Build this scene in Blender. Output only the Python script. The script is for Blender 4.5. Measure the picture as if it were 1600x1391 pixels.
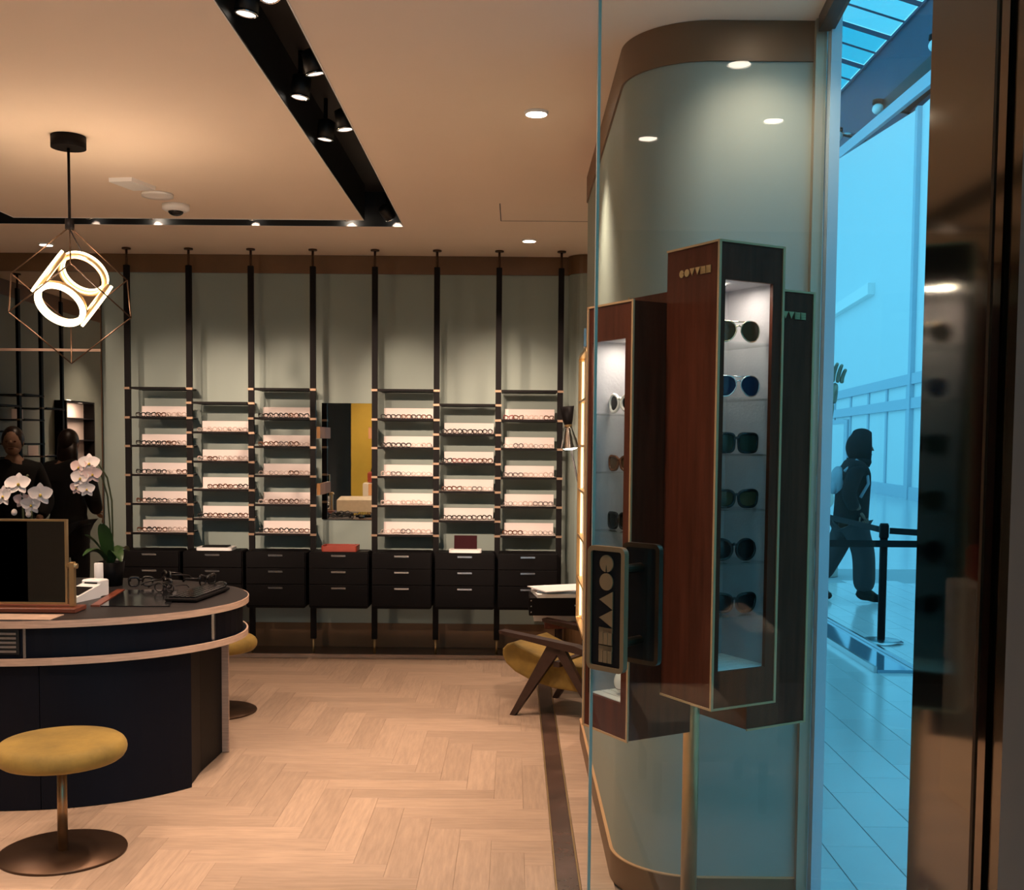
import bpy, bmesh, math, random
from mathutils import Vector, Matrix
PI = math.pi
random.seed(7)
S = bpy.context.scene
COL = S.collection
for o in list(bpy.data.objects):
    bpy.data.objects.remove(o, do_unlink=True)

# ------------------------------------------------------------------ camera
cam_d = bpy.data.cameras.new('camera'); cam = bpy.data.objects.new('camera', cam_d); COL.objects.link(cam)
F_PX, PITCH, ROLL, YAW = 1729.0, .0584, -.00857, -.0021
cam_d.sensor_fit = 'HORIZONTAL'; cam_d.sensor_width = 36.0; cam_d.lens = F_PX / 1600 * 36
cam_d.shift_y = (793 - 695.5) / 1600
cam_d.clip_start = .05; cam_d.clip_end = 300
_f = Vector((math.sin(YAW) * math.cos(PITCH), math.cos(YAW) * math.cos(PITCH), -math.sin(PITCH)))
_r = Vector((math.cos(YAW), -math.sin(YAW), 0)); _d = _f.cross(_r)
if _d.z > 0: _d = -_d
_rt = _r * math.cos(ROLL) + _d * math.sin(ROLL); _dn = _d * math.cos(ROLL) - _r * math.sin(ROLL)
_m = Matrix((( _rt.x, -_dn.x, -_f.x), (_rt.y, -_dn.y, -_f.y), (_rt.z, -_dn.z, -_f.z)))
cam.matrix_world = Matrix.Translation((0, 0, 1.6)) @ _m.to_4x4()
S.camera = cam

# ------------------------------------------------------------------ world, exposure
w = bpy.data.worlds.new('daylight'); S.world = w; w.use_nodes = True
wn = w.node_tree.nodes; wl = w.node_tree.links; wn.clear()
wo = wn.new('ShaderNodeOutputWorld'); bg = wn.new('ShaderNodeBackground')
tc = wn.new('ShaderNodeTexCoord'); nz = wn.new('ShaderNodeTexNoise'); nz.inputs['Scale'].default_value = 4.0; nz.inputs['Detail'].default_value = 5
rp = wn.new('ShaderNodeValToRGB'); rp.color_ramp.elements[0].position = .35; rp.color_ramp.elements[1].position = .75
rp.color_ramp.elements[0].color = (.14, .64, 1.0, 1); rp.color_ramp.elements[1].color = (.28, .80, 1, 1)
wl.new(tc.outputs['Generated'], nz.inputs['Vector']); wl.new(nz.outputs['Fac'], rp.inputs['Fac']); wl.new(rp.outputs['Color'], bg.inputs['Color'])
bg.inputs['Strength'].default_value = .72
wl.new(bg.outputs['Background'], wo.inputs['Surface'])
S.view_settings.view_transform = 'Standard'; S.view_settings.look = 'None'
S.view_settings.gamma = 1; S.view_settings.use_curve_mapping = False
S.view_settings.exposure = 1.15
S.cycles.transparent_max_bounces = 48
WARM = (1, .735, .555)
SPOT_W = .84      # overall gain of the shop's lamps

# ------------------------------------------------------------------ helpers
ROOT = {}
def tag(o, label=None, cat=None, group=None, kind=None):
    if label: o['label'] = label
    if cat: o['category'] = cat
    if group: o['group'] = group
    if kind: o['kind'] = kind
    return o
def empty(name, loc, label=None, cat=None, group=None, kind=None):
    o = bpy.data.objects.new(name, None); COL.objects.link(o); o.location = loc
    o.empty_display_size = .05
    ROOT[o.name] = Vector(loc)
    return tag(o, label, cat, group, kind)
class MB:
    def __init__(s): s.v = []; s.f = []; s.sm = []
    def add(s, vs, fs, smooth=False, M=None):
        b = len(s.v)
        for p in vs:
            p = Vector(p); s.v.append(M @ p if M else p)
        for f in fs: s.f.append([b + i for i in f]); s.sm.append(smooth)
        return s
    def box(s, x0, x1, y0, y1, z0, z1, M=None, bev=0):
        if bev:
            b = bev; P = []
            for z, e in ((z0, b), (z0 + b, 0), (z1 - b, 0), (z1, b)):
                P.append([(x0 + e, y0 + e, z), (x1 - e, y0 + e, z), (x1 - e, y1 - e, z), (x0 + e, y1 - e, z)])
            vs = [p for r in P for p in r]; fs = [(3, 2, 1, 0), (12, 13, 14, 15)]
            for k in range(3):
                for i in range(4): j = (i + 1) % 4; fs.append((4 * k + i, 4 * k + j, 4 * k + 4 + j, 4 * k + 4 + i))
            return s.add(vs, fs, False, M)
        vs = [(x0, y0, z0), (x1, y0, z0), (x1, y1, z0), (x0, y1, z0), (x0, y0, z1), (x1, y0, z1), (x1, y1, z1), (x0, y1, z1)]
        return s.add(vs, [(3, 2, 1, 0), (4, 5, 6, 7), (0, 1, 5, 4), (1, 2, 6, 5), (2, 3, 7, 6), (3, 0, 4, 7)], False, M)
    def lathe(s, prof, c=(0, 0, 0), n=32, M=None, cap=True, sx=1, sy=1, smooth=True):
        vs = []; fs = []
        for r, z in prof:
            for i in range(n):
                a = 2 * PI * i / n; vs.append((c[0] + r * sx * math.cos(a), c[1] + r * sy * math.sin(a), c[2] + z))
        for k in range(len(prof) - 1):
            for i in range(n): j = (i + 1) % n; fs.append((k * n + i, k * n + j, (k + 1) * n + j, (k + 1) * n + i))
        s.add(vs, fs, smooth, M)
        if cap:
            b = len(s.v) - len(vs)
            s.f.append([b + i for i in reversed(range(n))]); s.sm.append(False)
            s.f.append([b + (len(prof) - 1) * n + i for i in range(n)]); s.sm.append(False)
        return s
    def cyl(s, c, r, h, n=24, M=None): return s.lathe([(r, 0), (r, h)], c, n, M)
    def tube(s, pts, r, n=8, M=None, closed=False, cap=True):
        pts = [Vector(p) for p in pts]; N = len(pts); rs = r if isinstance(r, (list, tuple)) else [r] * N
        vs = []; fs = []; prev = None
        for i, p in enumerate(pts):
            if closed: t = (pts[(i + 1) % N] - pts[i - 1]).normalized()
            else: t = (pts[min(i + 1, N - 1)] - pts[max(i - 1, 0)]).normalized()
            if prev is None:
                a = Vector((0, 0, 1)) if abs(t.z) < .9 else Vector((1, 0, 0)); u = t.cross(a).normalized()
            else: u = (prev - t * prev.dot(t)).normalized()
            prev = u; q = t.cross(u)
            for k in range(n):
                A = 2 * PI * k / n; vs.append(p + (u * math.cos(A) + q * math.sin(A)) * rs[i])
        for i in range(N if closed else N - 1):
            i2 = (i + 1) % N
            for k in range(n): k2 = (k + 1) % n; fs.append((i * n + k, i * n + k2, i2 * n + k2, i2 * n + k))
        if cap and not closed: fs.append(tuple(reversed(range(n)))); fs.append(tuple((N - 1) * n + k for k in range(n)))
        return s.add(vs, fs, True, M)
    def bar(s, a, b, wd, th, up=(0, 0, 1), M=None):
        a = Vector(a); b = Vector(b); t = (b - a).normalized(); u = Vector(up); x = t.cross(u).normalized(); u = x.cross(t)
        vs = []
        for p in (a, b):
            for i, j in ((-1, -1), (1, -1), (1, 1), (-1, 1)): vs.append(p + x * i * wd / 2 + u * j * th / 2)
        return s.add(vs, [(3, 2, 1, 0), (4, 5, 6, 7), (0, 1, 5, 4), (1, 2, 6, 5), (2, 3, 7, 6), (3, 0, 4, 7)], False, M)
    def prism(s, poly, z0, z1, M=None, smooth=False):
        n = len(poly); vs = [(x, y, z0) for x, y in poly] + [(x, y, z1) for x, y in poly]
        fs = [tuple(reversed(range(n))), tuple(range(n, 2 * n))]
        s.add(vs, fs, False, M); b = len(s.v) - 2 * n
        for i in range(n): j = (i + 1) % n; s.f.append([b + i, b + j, b + n + j, b + n + i]); s.sm.append(smooth)
        return s
    def ring(s, outer, inner, z0, z1, M=None, smooth=False):       # closed wall between two outlines
        n = len(outer); vs = []
        for pl, z in ((outer, z0), (inner, z0), (inner, z1), (outer, z1)): vs += [(x, y, z) for x, y in pl]
        fs = []
        for i in range(n):
            j = (i + 1) % n
            for k in range(4): k2 = (k + 1) % 4; fs.append((k * n + i, k2 * n + i, k2 * n + j, k * n + j))
        return s.add(vs, fs, smooth, M)
    def strip(s, outer, inner, z0, z1, M=None):                    # open wall between two open paths
        n = len(outer); vs = []
        for pl, z in ((outer, z0), (inner, z0), (inner, z1), (outer, z1)): vs += [(x, y, z) for x, y in pl]
        fs = []
        for i in range(n - 1):
            for k in range(4): k2 = (k + 1) % 4; fs.append((k * n + i, k * n + i + 1, k2 * n + i + 1, k2 * n + i))
        fs.append((0, n, 2 * n, 3 * n)); fs.append((n - 1, 4 * n - 1, 3 * n - 1, 2 * n - 1))
        return s.add(vs, fs, False, M)
    def ell(s, c, r, n=16, m=10, M=None):
        vs = []; fs = []
        for j in range(m + 1):
            t = PI * j / m
            for i in range(n):
                a = 2 * PI * i / n
                vs.append((c[0] + r[0] * math.sin(t) * math.cos(a), c[1] + r[1] * math.sin(t) * math.sin(a), c[2] - r[2] * math.cos(t)))
        for j in range(m):
            for i in range(n): k = (i + 1) % n; fs.append((j * n + i, j * n + k, (j + 1) * n + k, (j + 1) * n + i))
        return s.add(vs, fs, True, M)
    def mesh(s, name, off=Vector((0, 0, 0)), mats=()):
        me = bpy.data.meshes.new(name); me.from_pydata([tuple(p - off) for p in s.v], [], s.f)
        me.polygons.foreach_set('use_smooth', s.sm)
        bm = bmesh.new(); bm.from_mesh(me); bmesh.ops.remove_doubles(bm, verts=bm.verts, dist=1e-6)
        bmesh.ops.recalc_face_normals(bm, faces=bm.faces); bm.to_mesh(me); bm.free()
        for m in mats: me.materials.append(m)
        return me
    def build(s, name, mat, parent=None, label=None, cat=None, group=None, kind=None, local=False):
        if parent is not None: off = Vector((0, 0, 0)) if local else ROOT[parent.name]
        else:
            xs = [p.x for p in s.v]; ys = [p.y for p in s.v]
            off = Vector(((min(xs) + max(xs)) / 2, (min(ys) + max(ys)) / 2, min(p.z for p in s.v)))
        me = s.mesh(name, off, [mat]); o = bpy.data.objects.new(name, me); COL.objects.link(o)
        if parent is not None: o.parent = parent; ROOT[o.name] = off
        else: o.location = off; ROOT[o.name] = off
        return tag(o, label, cat, group, kind)
def copy_tree(o, parent=None):
    c = o.copy(); COL.objects.link(c); c.parent = parent
    for k, ch in KIDS.get(o.name, []): copy_tree(ch, c)
    return c
KIDS = {}
def T(x=0, y=0, z=0, rz=0, rx=0, ry=0, s=1):
    return Matrix.Translation((x, y, z)) @ Matrix.Rotation(rz, 4, 'Z') @ Matrix.Rotation(ry, 4, 'Y') @ Matrix.Rotation(rx, 4, 'X') @ Matrix.Diagonal((s, s, s, 1))
def box(name, mat, parent, *a, bev=0, **k): return MB().box(*a, bev=bev).build(name, mat, parent, **k)

# ------------------------------------------------------------------ materials
def mat(name, col, rough=.5, metal=0, var=0, scale=8, stretch=(1, 1, 1), bump=0, bscale=60, rand=0, coat=0, spec=None, col2=None, sheen=0, emit=None, es=0):
    m = bpy.data.materials.new(name); m.use_nodes = True; N = m.node_tree.nodes; L = m.node_tree.links
    b = N['Principled BSDF']; b.inputs['Base Color'].default_value = (*col, 1); b.inputs['Roughness'].default_value = rough; b.inputs['Metallic'].default_value = metal
    if coat: b.inputs['Coat Weight'].default_value = coat; b.inputs['Coat Roughness'].default_value = .08
    if spec is not None: b.inputs['Specular IOR Level'].default_value = spec
    if sheen: b.inputs['Sheen Weight'].default_value = sheen; b.inputs['Sheen Roughness'].default_value = .4; b.inputs['Sheen Tint'].default_value = (*[min(1, c * 1.6 + .1) for c in col], 1)
    if emit: b.inputs['Emission Color'].default_value = (*emit, 1); b.inputs['Emission Strength'].default_value = es
    if var or rand or bump or col2:
        tc = N.new('ShaderNodeTexCoord'); mp = N.new('ShaderNodeMapping'); mp.inputs['Scale'].default_value = stretch
        L.new(tc.outputs['Object'], mp.inputs['Vector']); vec = mp.outputs['Vector']
        if rand:
            oi = N.new('ShaderNodeObjectInfo'); mul = N.new('ShaderNodeMath'); mul.operation = 'MULTIPLY'; mul.inputs[1].default_value = 37
            L.new(oi.outputs['Random'], mul.inputs[0]); va = N.new('ShaderNodeVectorMath'); va.operation = 'ADD'
            L.new(vec, va.inputs[0]); L.new(mul.outputs[0], va.inputs[1]); vec = va.outputs[0]
        nz = N.new('ShaderNodeTexNoise'); nz.inputs['Scale'].default_value = scale; nz.inputs['Detail'].default_value = 6; nz.inputs['Roughness'].default_value = .6
        L.new(vec, nz.inputs['Vector'])
        rp = N.new('ShaderNodeValToRGB'); rp.color_ramp.elements[0].position = .3; rp.color_ramp.elements[1].position = .72
        c2 = col2 or tuple(c * (1 - var) for c in col)
        rp.color_ramp.elements[0].color = (*c2, 1); rp.color_ramp.elements[1].color = (*[min(1, c * (1 + var * .5)) for c in col], 1)
        L.new(nz.outputs['Fac'], rp.inputs['Fac']); out = rp.outputs['Color']
        if rand:
            hs = N.new('ShaderNodeHueSaturation'); mr = N.new('ShaderNodeMapRange'); mr.inputs['To Min'].default_value = 1 - rand; mr.inputs['To Max'].default_value = 1 + rand
            L.new(oi.outputs['Random'], mr.inputs['Value']); L.new(mr.outputs[0], hs.inputs['Value']); L.new(out, hs.inputs['Color']); out = hs.outputs['Color']
        L.new(out, b.inputs['Base Color'])
        if bump:
            n2 = N.new('ShaderNodeTexNoise'); n2.inputs['Scale'].default_value = bscale; n2.inputs['Detail'].default_value = 4; L.new(vec, n2.inputs['Vector'])
            bp = N.new('ShaderNodeBump'); bp.inputs['Strength'].default_value = bump; bp.inputs['Distance'].default_value = .01
            L.new(n2.outputs['Fac'], bp.inputs['Height']); L.new(bp.outputs['Normal'], b.inputs['Normal'])
    return m
def glass(name, tint=(1, 1, 1), ior=1.5, gain=1.0):
    m = bpy.data.materials.new(name); m.use_nodes = True; N = m.node_tree.nodes; L = m.node_tree.links; N.clear()
    o = N.new('ShaderNodeOutputMaterial'); t = N.new('ShaderNodeBsdfTransparent'); t.inputs['Color'].default_value = (*tint, 1)
    g = N.new('ShaderNodeBsdfGlossy'); g.inputs['Roughness'].default_value = .01
    fr = N.new('ShaderNodeFresnel'); fr.inputs['IOR'].default_value = ior; mu = N.new('ShaderNodeMath'); mu.operation = 'MULTIPLY'; mu.inputs[1].default_value = gain; mu.use_clamp = True
    mx = N.new('ShaderNodeMixShader'); ge = N.new('ShaderNodeNewGeometry'); iv = N.new('ShaderNodeMath'); iv.operation = 'SUBTRACT'; iv.inputs[0].default_value = 1.0; L.new(ge.outputs['Backfacing'], iv.inputs[1])
    m2 = N.new('ShaderNodeMath'); m2.operation = 'MULTIPLY'; L.new(iv.outputs[0], m2.inputs[0]); L.new(mu.outputs[0], m2.inputs[1])
    L.new(fr.outputs[0], mu.inputs[0]); L.new(m2.outputs[0], mx.inputs['Fac']); L.new(t.outputs[0], mx.inputs[1]); L.new(g.outputs[0], mx.inputs[2]); L.new(mx.outputs[0], o.inputs['Surface'])
    return m
def emit(name, col, st):
    m = bpy.data.materials.new(name); m.use_nodes = True; N = m.node_tree.nodes; L = m.node_tree.links; N.clear()
    o = N.new('ShaderNodeOutputMaterial'); e = N.new('ShaderNodeEmission'); e.inputs['Color'].default_value = (*col, 1); e.inputs['Strength'].default_value = st
    L.new(e.outputs[0], o.inputs['Surface']); return m

M = dict(
    sage=mat('sage_paint', (.262, .308, .272), .62, var=.05, scale=1.5),
    ceiling=mat('ceiling_paint', (.87, .72, .585), .85, var=.03, scale=1),
    bronzeband=mat('brown_bronze_band', (.155, .078, .032), .45, .10, var=.12, scale=5),
    oak=mat('oak_plank', (.415, .285, .198), .42, var=.20, scale=7, stretch=(.9, 9, 9), bump=.05, bscale=40, rand=.11),
    subfloor=mat('floor_bed', (.26, .17, .12), .6, var=.1),
    marble=mat('brown_marble', (.085, .046, .034), .25, spec=.3, var=.5, scale=6, col2=(.05, .03, .022)),
    brass=mat('brushed_brass', (.55, .38, .19), .36, .8, var=.08, scale=20),
    orangewood=mat('orange_wood', (.42, .20, .07), .5, var=.15, scale=12, spec=.2),
    plate=mat('plate_bronze', (.20, .115, .055), .45, .1, var=.1, scale=12, spec=.25),
    copper=mat('dull_copper', (.30, .19, .12), .42, .5, var=.1, scale=20),
    stoolbrass=mat('warm_brass', (.30, .19, .10), .36, .9),
    palebrass=mat('pale_brass', (.50, .30, .155), .5, .1, spec=.2),
    mullion=mat('mullion_metal', (.36, .31, .23), .42, .45),
    bronze=mat('polished_bronze', (.135, .100, .066), .09, 1, var=.06, scale=3),
    darkbronze=mat('dark_bronze', (.085, .046, .026), .42, .8, var=.15, scale=6),
    black=mat('black_metal', (.008, .0065, .0065), .5, spec=.08),
    blackgloss=mat('black_gloss', (.008, .008, .009), .12),
    slot=mat('black_slot', (.006, .006, .006), .5),
    navy=mat('navy_laminate', (.0040, .0050, .010), .5, var=.1, scale=3, spec=.12),
    desktop=mat('black_linoleum', (.020, .016, .016), .4, spec=.35, var=.1, scale=12),
    rimwood=mat('rim_plywood', (.55, .37, .27), .45, var=.25, scale=10, stretch=(1, 1, 14)),
    cabinet=mat('black_stained_wood', (.005, .004, .0042), .5, spec=.09, var=.2, scale=5, stretch=(1, 1, 8)),
    platform=mat('dark_platform', (.05, .030, .018), .3, var=.2, scale=4),
    board=mat('display_board', (.88, .76, .72), .6, var=.03, scale=6),
    shelftop=mat('shelf_white', (.80, .70, .64), .5, var=.03),
    white=mat('white_plastic', (.90, .88, .86), .35, var=.02),
    paper=mat('paper', (.85, .83, .82), .8, var=.03),
    mirror=mat('mirror_silver', (.80, .78, .74), .012, 1, var=.01, scale=2),
    smokemirror=mat('smoked_mirror', (.52, .49, .45), .012, 1, var=.01, scale=2),
    velvet=mat('mustard_velvet', (.27, .165, .028), .8, var=.4, scale=6, bump=.15, bscale=25, sheen=.35),
    mahogany=mat('mahogany_veneer', (.095, .024, .012), .48, var=.35, scale=5, stretch=(9, 9, .8), spec=.10),
    darkwood=mat('walnut_dark', (.036, .016, .011), .4, var=.3, scale=6, stretch=(2, 8, 8)),
    redwood=mat('red_wood', (.19, .050, .026), .35, var=.3, scale=6, stretch=(1, 8, 8)),
    lilac=mat('lining_suede', (.42, .40, .42), .85, var=.12, scale=9, bump=.1, bscale=120),
    redleather=mat('red_leather', (.30, .042, .022), .4, var=.15, scale=10),
    burgundy=mat('burgundy_board', (.030, .007, .009), .7, var=.1, spec=.05),
    petal=mat('orchid_petal', (.86, .76, .74), .6, var=.08, scale=20),
    pinkpetal=mat('orchid_bud_pink', (.66, .48, .46), .6, var=.1, scale=20),
    yellow=mat('orchid_lip', (.62, .42, .06), .6, var=.2, scale=30),
    leaf=mat('orchid_leaf', (.035, .085, .022), .35, var=.3, scale=8, stretch=(1, 1, 1)),
    stem=mat('orchid_stem', (.05, .06, .02), .5, var=.2),
    moss=mat('moss', (.07, .06, .03), .9, var=.5, scale=40),
    lens=glass('shelf_glass', (.95, .985, .975), 1.5, 1.0),
    caseglass=glass('case_glass', (.96, .98, .97), 1.3, .25),
    glass=glass('shop_glass', (.95, .98, .975), 1.5, 1.0),
    tintglass=glass('window_glass', (.90, .97, .99), 1.4, .3),
    lensdark=mat('lens_black', (.012, .012, .012), .08, spec=.22),
    lensbrown=mat('lens_brown', (.075, .045, .022), .08, spec=.22),
    lensnavy=mat('lens_navy', (.020, .028, .06), .06, spec=.22),
    lensgreen=mat('lens_green', (.030, .034, .024), .08, spec=.22),
    fr_black=mat('frame_black', (.012, .010, .010), .22),
    fr_tort=mat('frame_tortoise', (.16, .055, .022), .25, var=.8, scale=60, col2=(.02, .008, .004)),
    fr_clear=mat('frame_clear', (.60, .47, .42), .25, var=.05),
    fr_grey=mat('frame_grey', (.17, .14, .135), .3, var=.1),
    fr_red=mat('frame_red', (.22, .035, .03), .3, var=.2),
    fr_white=mat('frame_white', (.78, .75, .72), .3, var=.02),
    fr_gold=mat('frame_gold', (.72, .58, .38), .2, 1),
    fr_silver=mat('frame_silver', (.75, .75, .75), .18, 1),
    chrome=mat('chrome', (.72, .72, .74), .1, 1),
    hoarding=mat('hoarding_white', (.80, .82, .83), .7, var=.02, scale=2),
    hframe=mat('hoarding_frame', (.50, .56, .64), .6, var=.03),
    bulkhead=mat('slate_paint', (.060, .085, .14), .7, var=.1, scale=.4),
    tile=mat('pale_floor_tile', (.60, .62, .63), .16, var=.05, scale=4, rand=.05),
    grout=mat('grout', (.36, .38, .40), .6, var=.05),
    edge=mat('glass_edge', (.48, .40, .31), .4, spec=.2),
    steel=mat('brushed_steel', (.55, .56, .58), .25, 1, var=.05),
    channel=mat('channel_glossy', (.28, .42, .55), .08, .6),
    cloth=mat('black_cotton', (.016, .016, .018), .9, spec=.1, var=.2, scale=15),
    trouser=mat('dark_trousers', (.018, .019, .022), .9, var=.2, scale=15),
    coat=mat('black_coat', (.011, .010, .010), .85, var=.2, scale=12),
    skin=mat('skin', (.42, .24, .16), .55, var=.06, scale=12),
    skin2=mat('skin_dark', (.16, .085, .055), .55, var=.06, scale=12),  # darker skin of the hooded person
    hair=mat('dark_brown_hair', (.020, .009, .006), .4, var=.5, scale=20, stretch=(10, 10, .6)),
    bag=mat('backpack_cloth', (.26, .31, .36), .8, var=.15, scale=10),
    bronze_art=mat('weathered_bronze', (.25, .23, .17), .4, .7, var=.4, scale=8),
    stone=mat('pale_stone', (.62, .58, .52), .7, var=.1, scale=8),
    mallwall=mat('far_wall', (.10, .095, .09), .7, var=.08, scale=1),
    yellowpaint=mat('yellow_panel', (.70, .48, .06), .6, var=.04),
    creampaint=mat('cream_panel', (.72, .62, .46), .6, var=.04),
    greypaint=mat('grey_panel', (.014, .014, .012), .6, var=.04),
    creamfabric=mat('cream_fabric', (.62, .53, .38), .85, var=.1, scale=20),
    lampwhite=emit('lamp_lens', (1, .84, .66), 14),
    ringlight=emit('ring_led', (1, .76, .42), 3.6),
    lampdim=emit('spot_lens_dim', (1, .90, .78), .9),
    strip=emit('led_strip', (1, .62, .28), 1.5),
)

# ------------------------------------------------------------------ lamps
def spot(name, loc, target, watts, size=60, blend=.6, rad=.03, col=WARM, parent=None):
    d = bpy.data.lights.new(name, 'SPOT'); d.energy = watts * SPOT_W; d.color = col; d.spot_size = math.radians(size); d.spot_blend = blend; d.shadow_soft_size = rad
    o = bpy.data.objects.new(name, d); COL.objects.link(o)
    q = (Vector(target) - Vector(loc)).to_track_quat('-Z', 'Y')
    if parent is not None: o.parent = parent; o.location = Vector(loc) - ROOT[parent.name]
    else: o.location = loc
    o.rotation_euler = q.to_euler(); return o
def area(name, loc, target, watts, sx, sy, col=WARM, parent=None):
    d = bpy.data.lights.new(name, 'AREA'); d.energy = watts * SPOT_W; d.color = col; d.shape = 'RECTANGLE'; d.size = sx; d.size_y = sy
    o = bpy.data.objects.new(name, d); COL.objects.link(o)
    q = (Vector(target) - Vector(loc)).to_track_quat('-Z', 'Y')
    if parent is not None: o.parent = parent; o.location = Vector(loc) - ROOT[parent.name]
    else: o.location = loc
    o.rotation_euler = q.to_euler(); return o

# ================================================================== THE ROOM
CEIL = 3.0; BACK = 8.45; LEFT = -4.52
# floor: a bed, herringbone planks, a marble inlay strip, border planks
floor = MB().box(LEFT - .1, 1.45, 2.3, BACK + .1, -.08, -.012).build('floor', M['subfloor'], kind='structure', label='light oak herringbone parquet floor of the shop')
W_, NP = .13, 5; GAP = .0003
plank_mesh = {}
def plank(x0, x1, y0, y1, horiz, store):
    a, b = (x1 - x0, y1 - y0) if horiz else (y1 - y0, x1 - x0)
    if a < .012 or b < .012: return
    key = (round(a, 4), round(b, 4))
    if key not in plank_mesh:
        plank_mesh[key] = MB().box(-a / 2 + GAP, a / 2 - GAP, -b / 2 + GAP, b / 2 - GAP, -.012, 0, bev=.0006).mesh('plank', mats=[M['oak']])
    store.append((plank_mesh[key], ((x0 + x1) / 2, (y0 + y1) / 2), 0 if horiz else PI / 2))
FX0, FX1, FY0, FY1 = LEFT, .160, 2.3, 8.10
planks = []; ox, oy = -2.03, 5.02
for k in range(-120, 120):
    for mth in range(-8, 9):
        hx, hy = k + 2 * NP * mth, -k
        for horiz, (u0, u1, v0, v1) in ((True, (hx, hx + NP, hy - 1, hy)), (False, (hx + NP, hx + NP + 1, hy - 1, hy - 1 + NP))):
            x0, x1, y0, y1 = ox + u0 * W_, ox + u1 * W_, oy + v0 * W_, oy + v1 * W_
            x0, x1, y0, y1 = max(x0, FX0), min(x1, FX1), max(y0, FY0), min(y1, FY1)
            if x1 - x0 > .012 and y1 - y0 > .012: plank(x0, x1, y0, y1, horiz, planks)
def seen(p):      # roughly inside the photograph's view
    x, y = p[1]; return y > 3.7 and -.50 * y < x
front = [p for p in planks if seen(p)][:300]; ids = set(id(p) for p in front); rest = [p for p in planks if id(p) not in ids]
for me, (x, y), rz in front:
    o = bpy.data.objects.new('plank', me); COL.objects.link(o); o.parent = floor
    o.location = Vector((x, y, 0)) - ROOT[floor.name]; o.rotation_euler.z = rz
mb = MB()
for me, (x, y), rz in rest:
    Mx = T(x, y, 0, rz); mb.add([v.co for v in me.vertices], [tuple(q.vertices) for q in me.polygons], False, Mx)
mb.build('parquet_margin', M['oak'], floor, kind='stuff')
# marble strip with brass edges and the cross planks beside it
box('inlay_strip', M['marble'], floor, .168, .246, 2.3, 8.10, -.012, .0005)
box('inlay_edge', M['brass'], floor, .161, .167, 2.3, 8.10, -.012, .001); box('inlay_edge', M['brass'], floor, .247, .253, 2.3, 8.10, -.012, .001)
y = 2.4
while y < 8.05:
    h = .115; x1 = .375 if y + h < 5.95 else 1.38
    store = []; plank(.255, x1, y, y + h, True, store)
    for me, (px, pyy), rz in store:
        o = bpy.data.objects.new('border_plank', me); COL.objects.link(o); o.parent = floor; o.location = Vector((px, pyy, 0)) - ROOT[floor.name]
    y += h

# ceiling with the recessed black light slot
SX0, SX1, SY0, SY1 = -3.42, -.738, 2.55, 7.30; IX0, IX1, IY0, IY1 = -3.19, -.968, 2.79, 7.10
cb = MB()
for a in ((LEFT - .1, SX0, -1.2, BACK + .1), (SX1, 1.0, 1.9, 5.7), (SX1, 1.45, 5.7, BACK + .1), (SX0, SX1, -1.2, SY0), (SX1, -.4, -1.2, 1.9), (SX0, SX1, SY1, BACK + .1)): cb.box(*a, CEIL, CEIL + .02)
cb.box(IX0, IX1, IY0, IY1, CEIL, CEIL + .02); cb.box(LEFT - .2, 1.0, 1.8, BACK + .1, CEIL + .32, CEIL + .4); cb.box(LEFT - .2, -.4, -1.2, 1.8, CEIL + .32, CEIL + .4)  # slabs out past the entrance are unseen, added to hold off daylight
ceiling = cb.build('ceiling', M['ceiling'], kind='structure', label='beige painted ceiling with a recessed black light slot')
so = [(SX0, SY0), (SX1, SY0), (SX1, SY1), (SX0, SY1)]; si = [(IX0, IY0), (IX1, IY0), (IX1, IY1), (IX0, IY1)]
tr = MB().ring([(x, y) for x, y in so], [(x, y) for x, y in si], CEIL + .22, CEIL + .25)
def off(p, d): 
    cx = (p[0][0] + p[2][0]) / 2; cy = (p[0][1] + p[2][1]) / 2
    return [(x + d * (1 if x > cx else -1), y + d * (1 if y > cy else -1)) for x, y in p]
tr.ring(so, off(so, -.004), CEIL - .002, CEIL + .22); tr.ring(off(si, .004), si, CEIL - .002, CEIL + .22)
tr.build('light_slot', M['slot'], ceiling)
MB().ring(off(so, .004), so, CEIL - .003, CEIL + .002).ring(si, off(si, -.004), CEIL - .003, CEIL + .002).build('slot_edge', M['white'], ceiling)
# access hatch outline
hb = MB().box(-.100, .62, 7.086, 7.092, CEIL - .0012, CEIL).box(-.103, -.097, 6.58, 7.092, CEIL - .0012, CEIL)
hb.build('access_hatch_gap', M['slot'], ceiling)

# back wall: sage plane, a shallow curved return on the right
pts = [(LEFT - .1, BACK), (.40, BACK)] + [(.40 + .12 * (1 - math.cos(a)), BACK - .14 * math.sin(a)) for a in [i * PI / 2 / 8 for i in range(1, 9)]]
pts += [(.60, BACK - .15), (1.42, BACK - .15)]
inner = [(x, BACK + .12) for x, y in pts]
wall_back = MB().strip(pts, inner, 0, CEIL).build('wall_back', M['sage'], kind='structure', label='sage green back wall behind the shelving')
def offset_path(p, d):
    out = []
    for i, (x, y) in enumerate(p):
        a = Vector(p[max(i - 1, 0)]); b = Vector(p[min(i + 1, len(p) - 1)]); t = (b - a).normalized(); out.append((x + t.y * d, y - t.x * d))
    return out
MB().strip(offset_path(pts, .012), pts, 2.862, CEIL - .001).build('trim_1', M['bronzeband'], kind='structure', label='brown bronze band along the top of the back wall')
MB().strip(offset_path(pts, .012), pts, 0, .205).build('baseboard_back', M['bronzeband'], kind='structure', label='brown bronze baseboard of the back wall')
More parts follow.
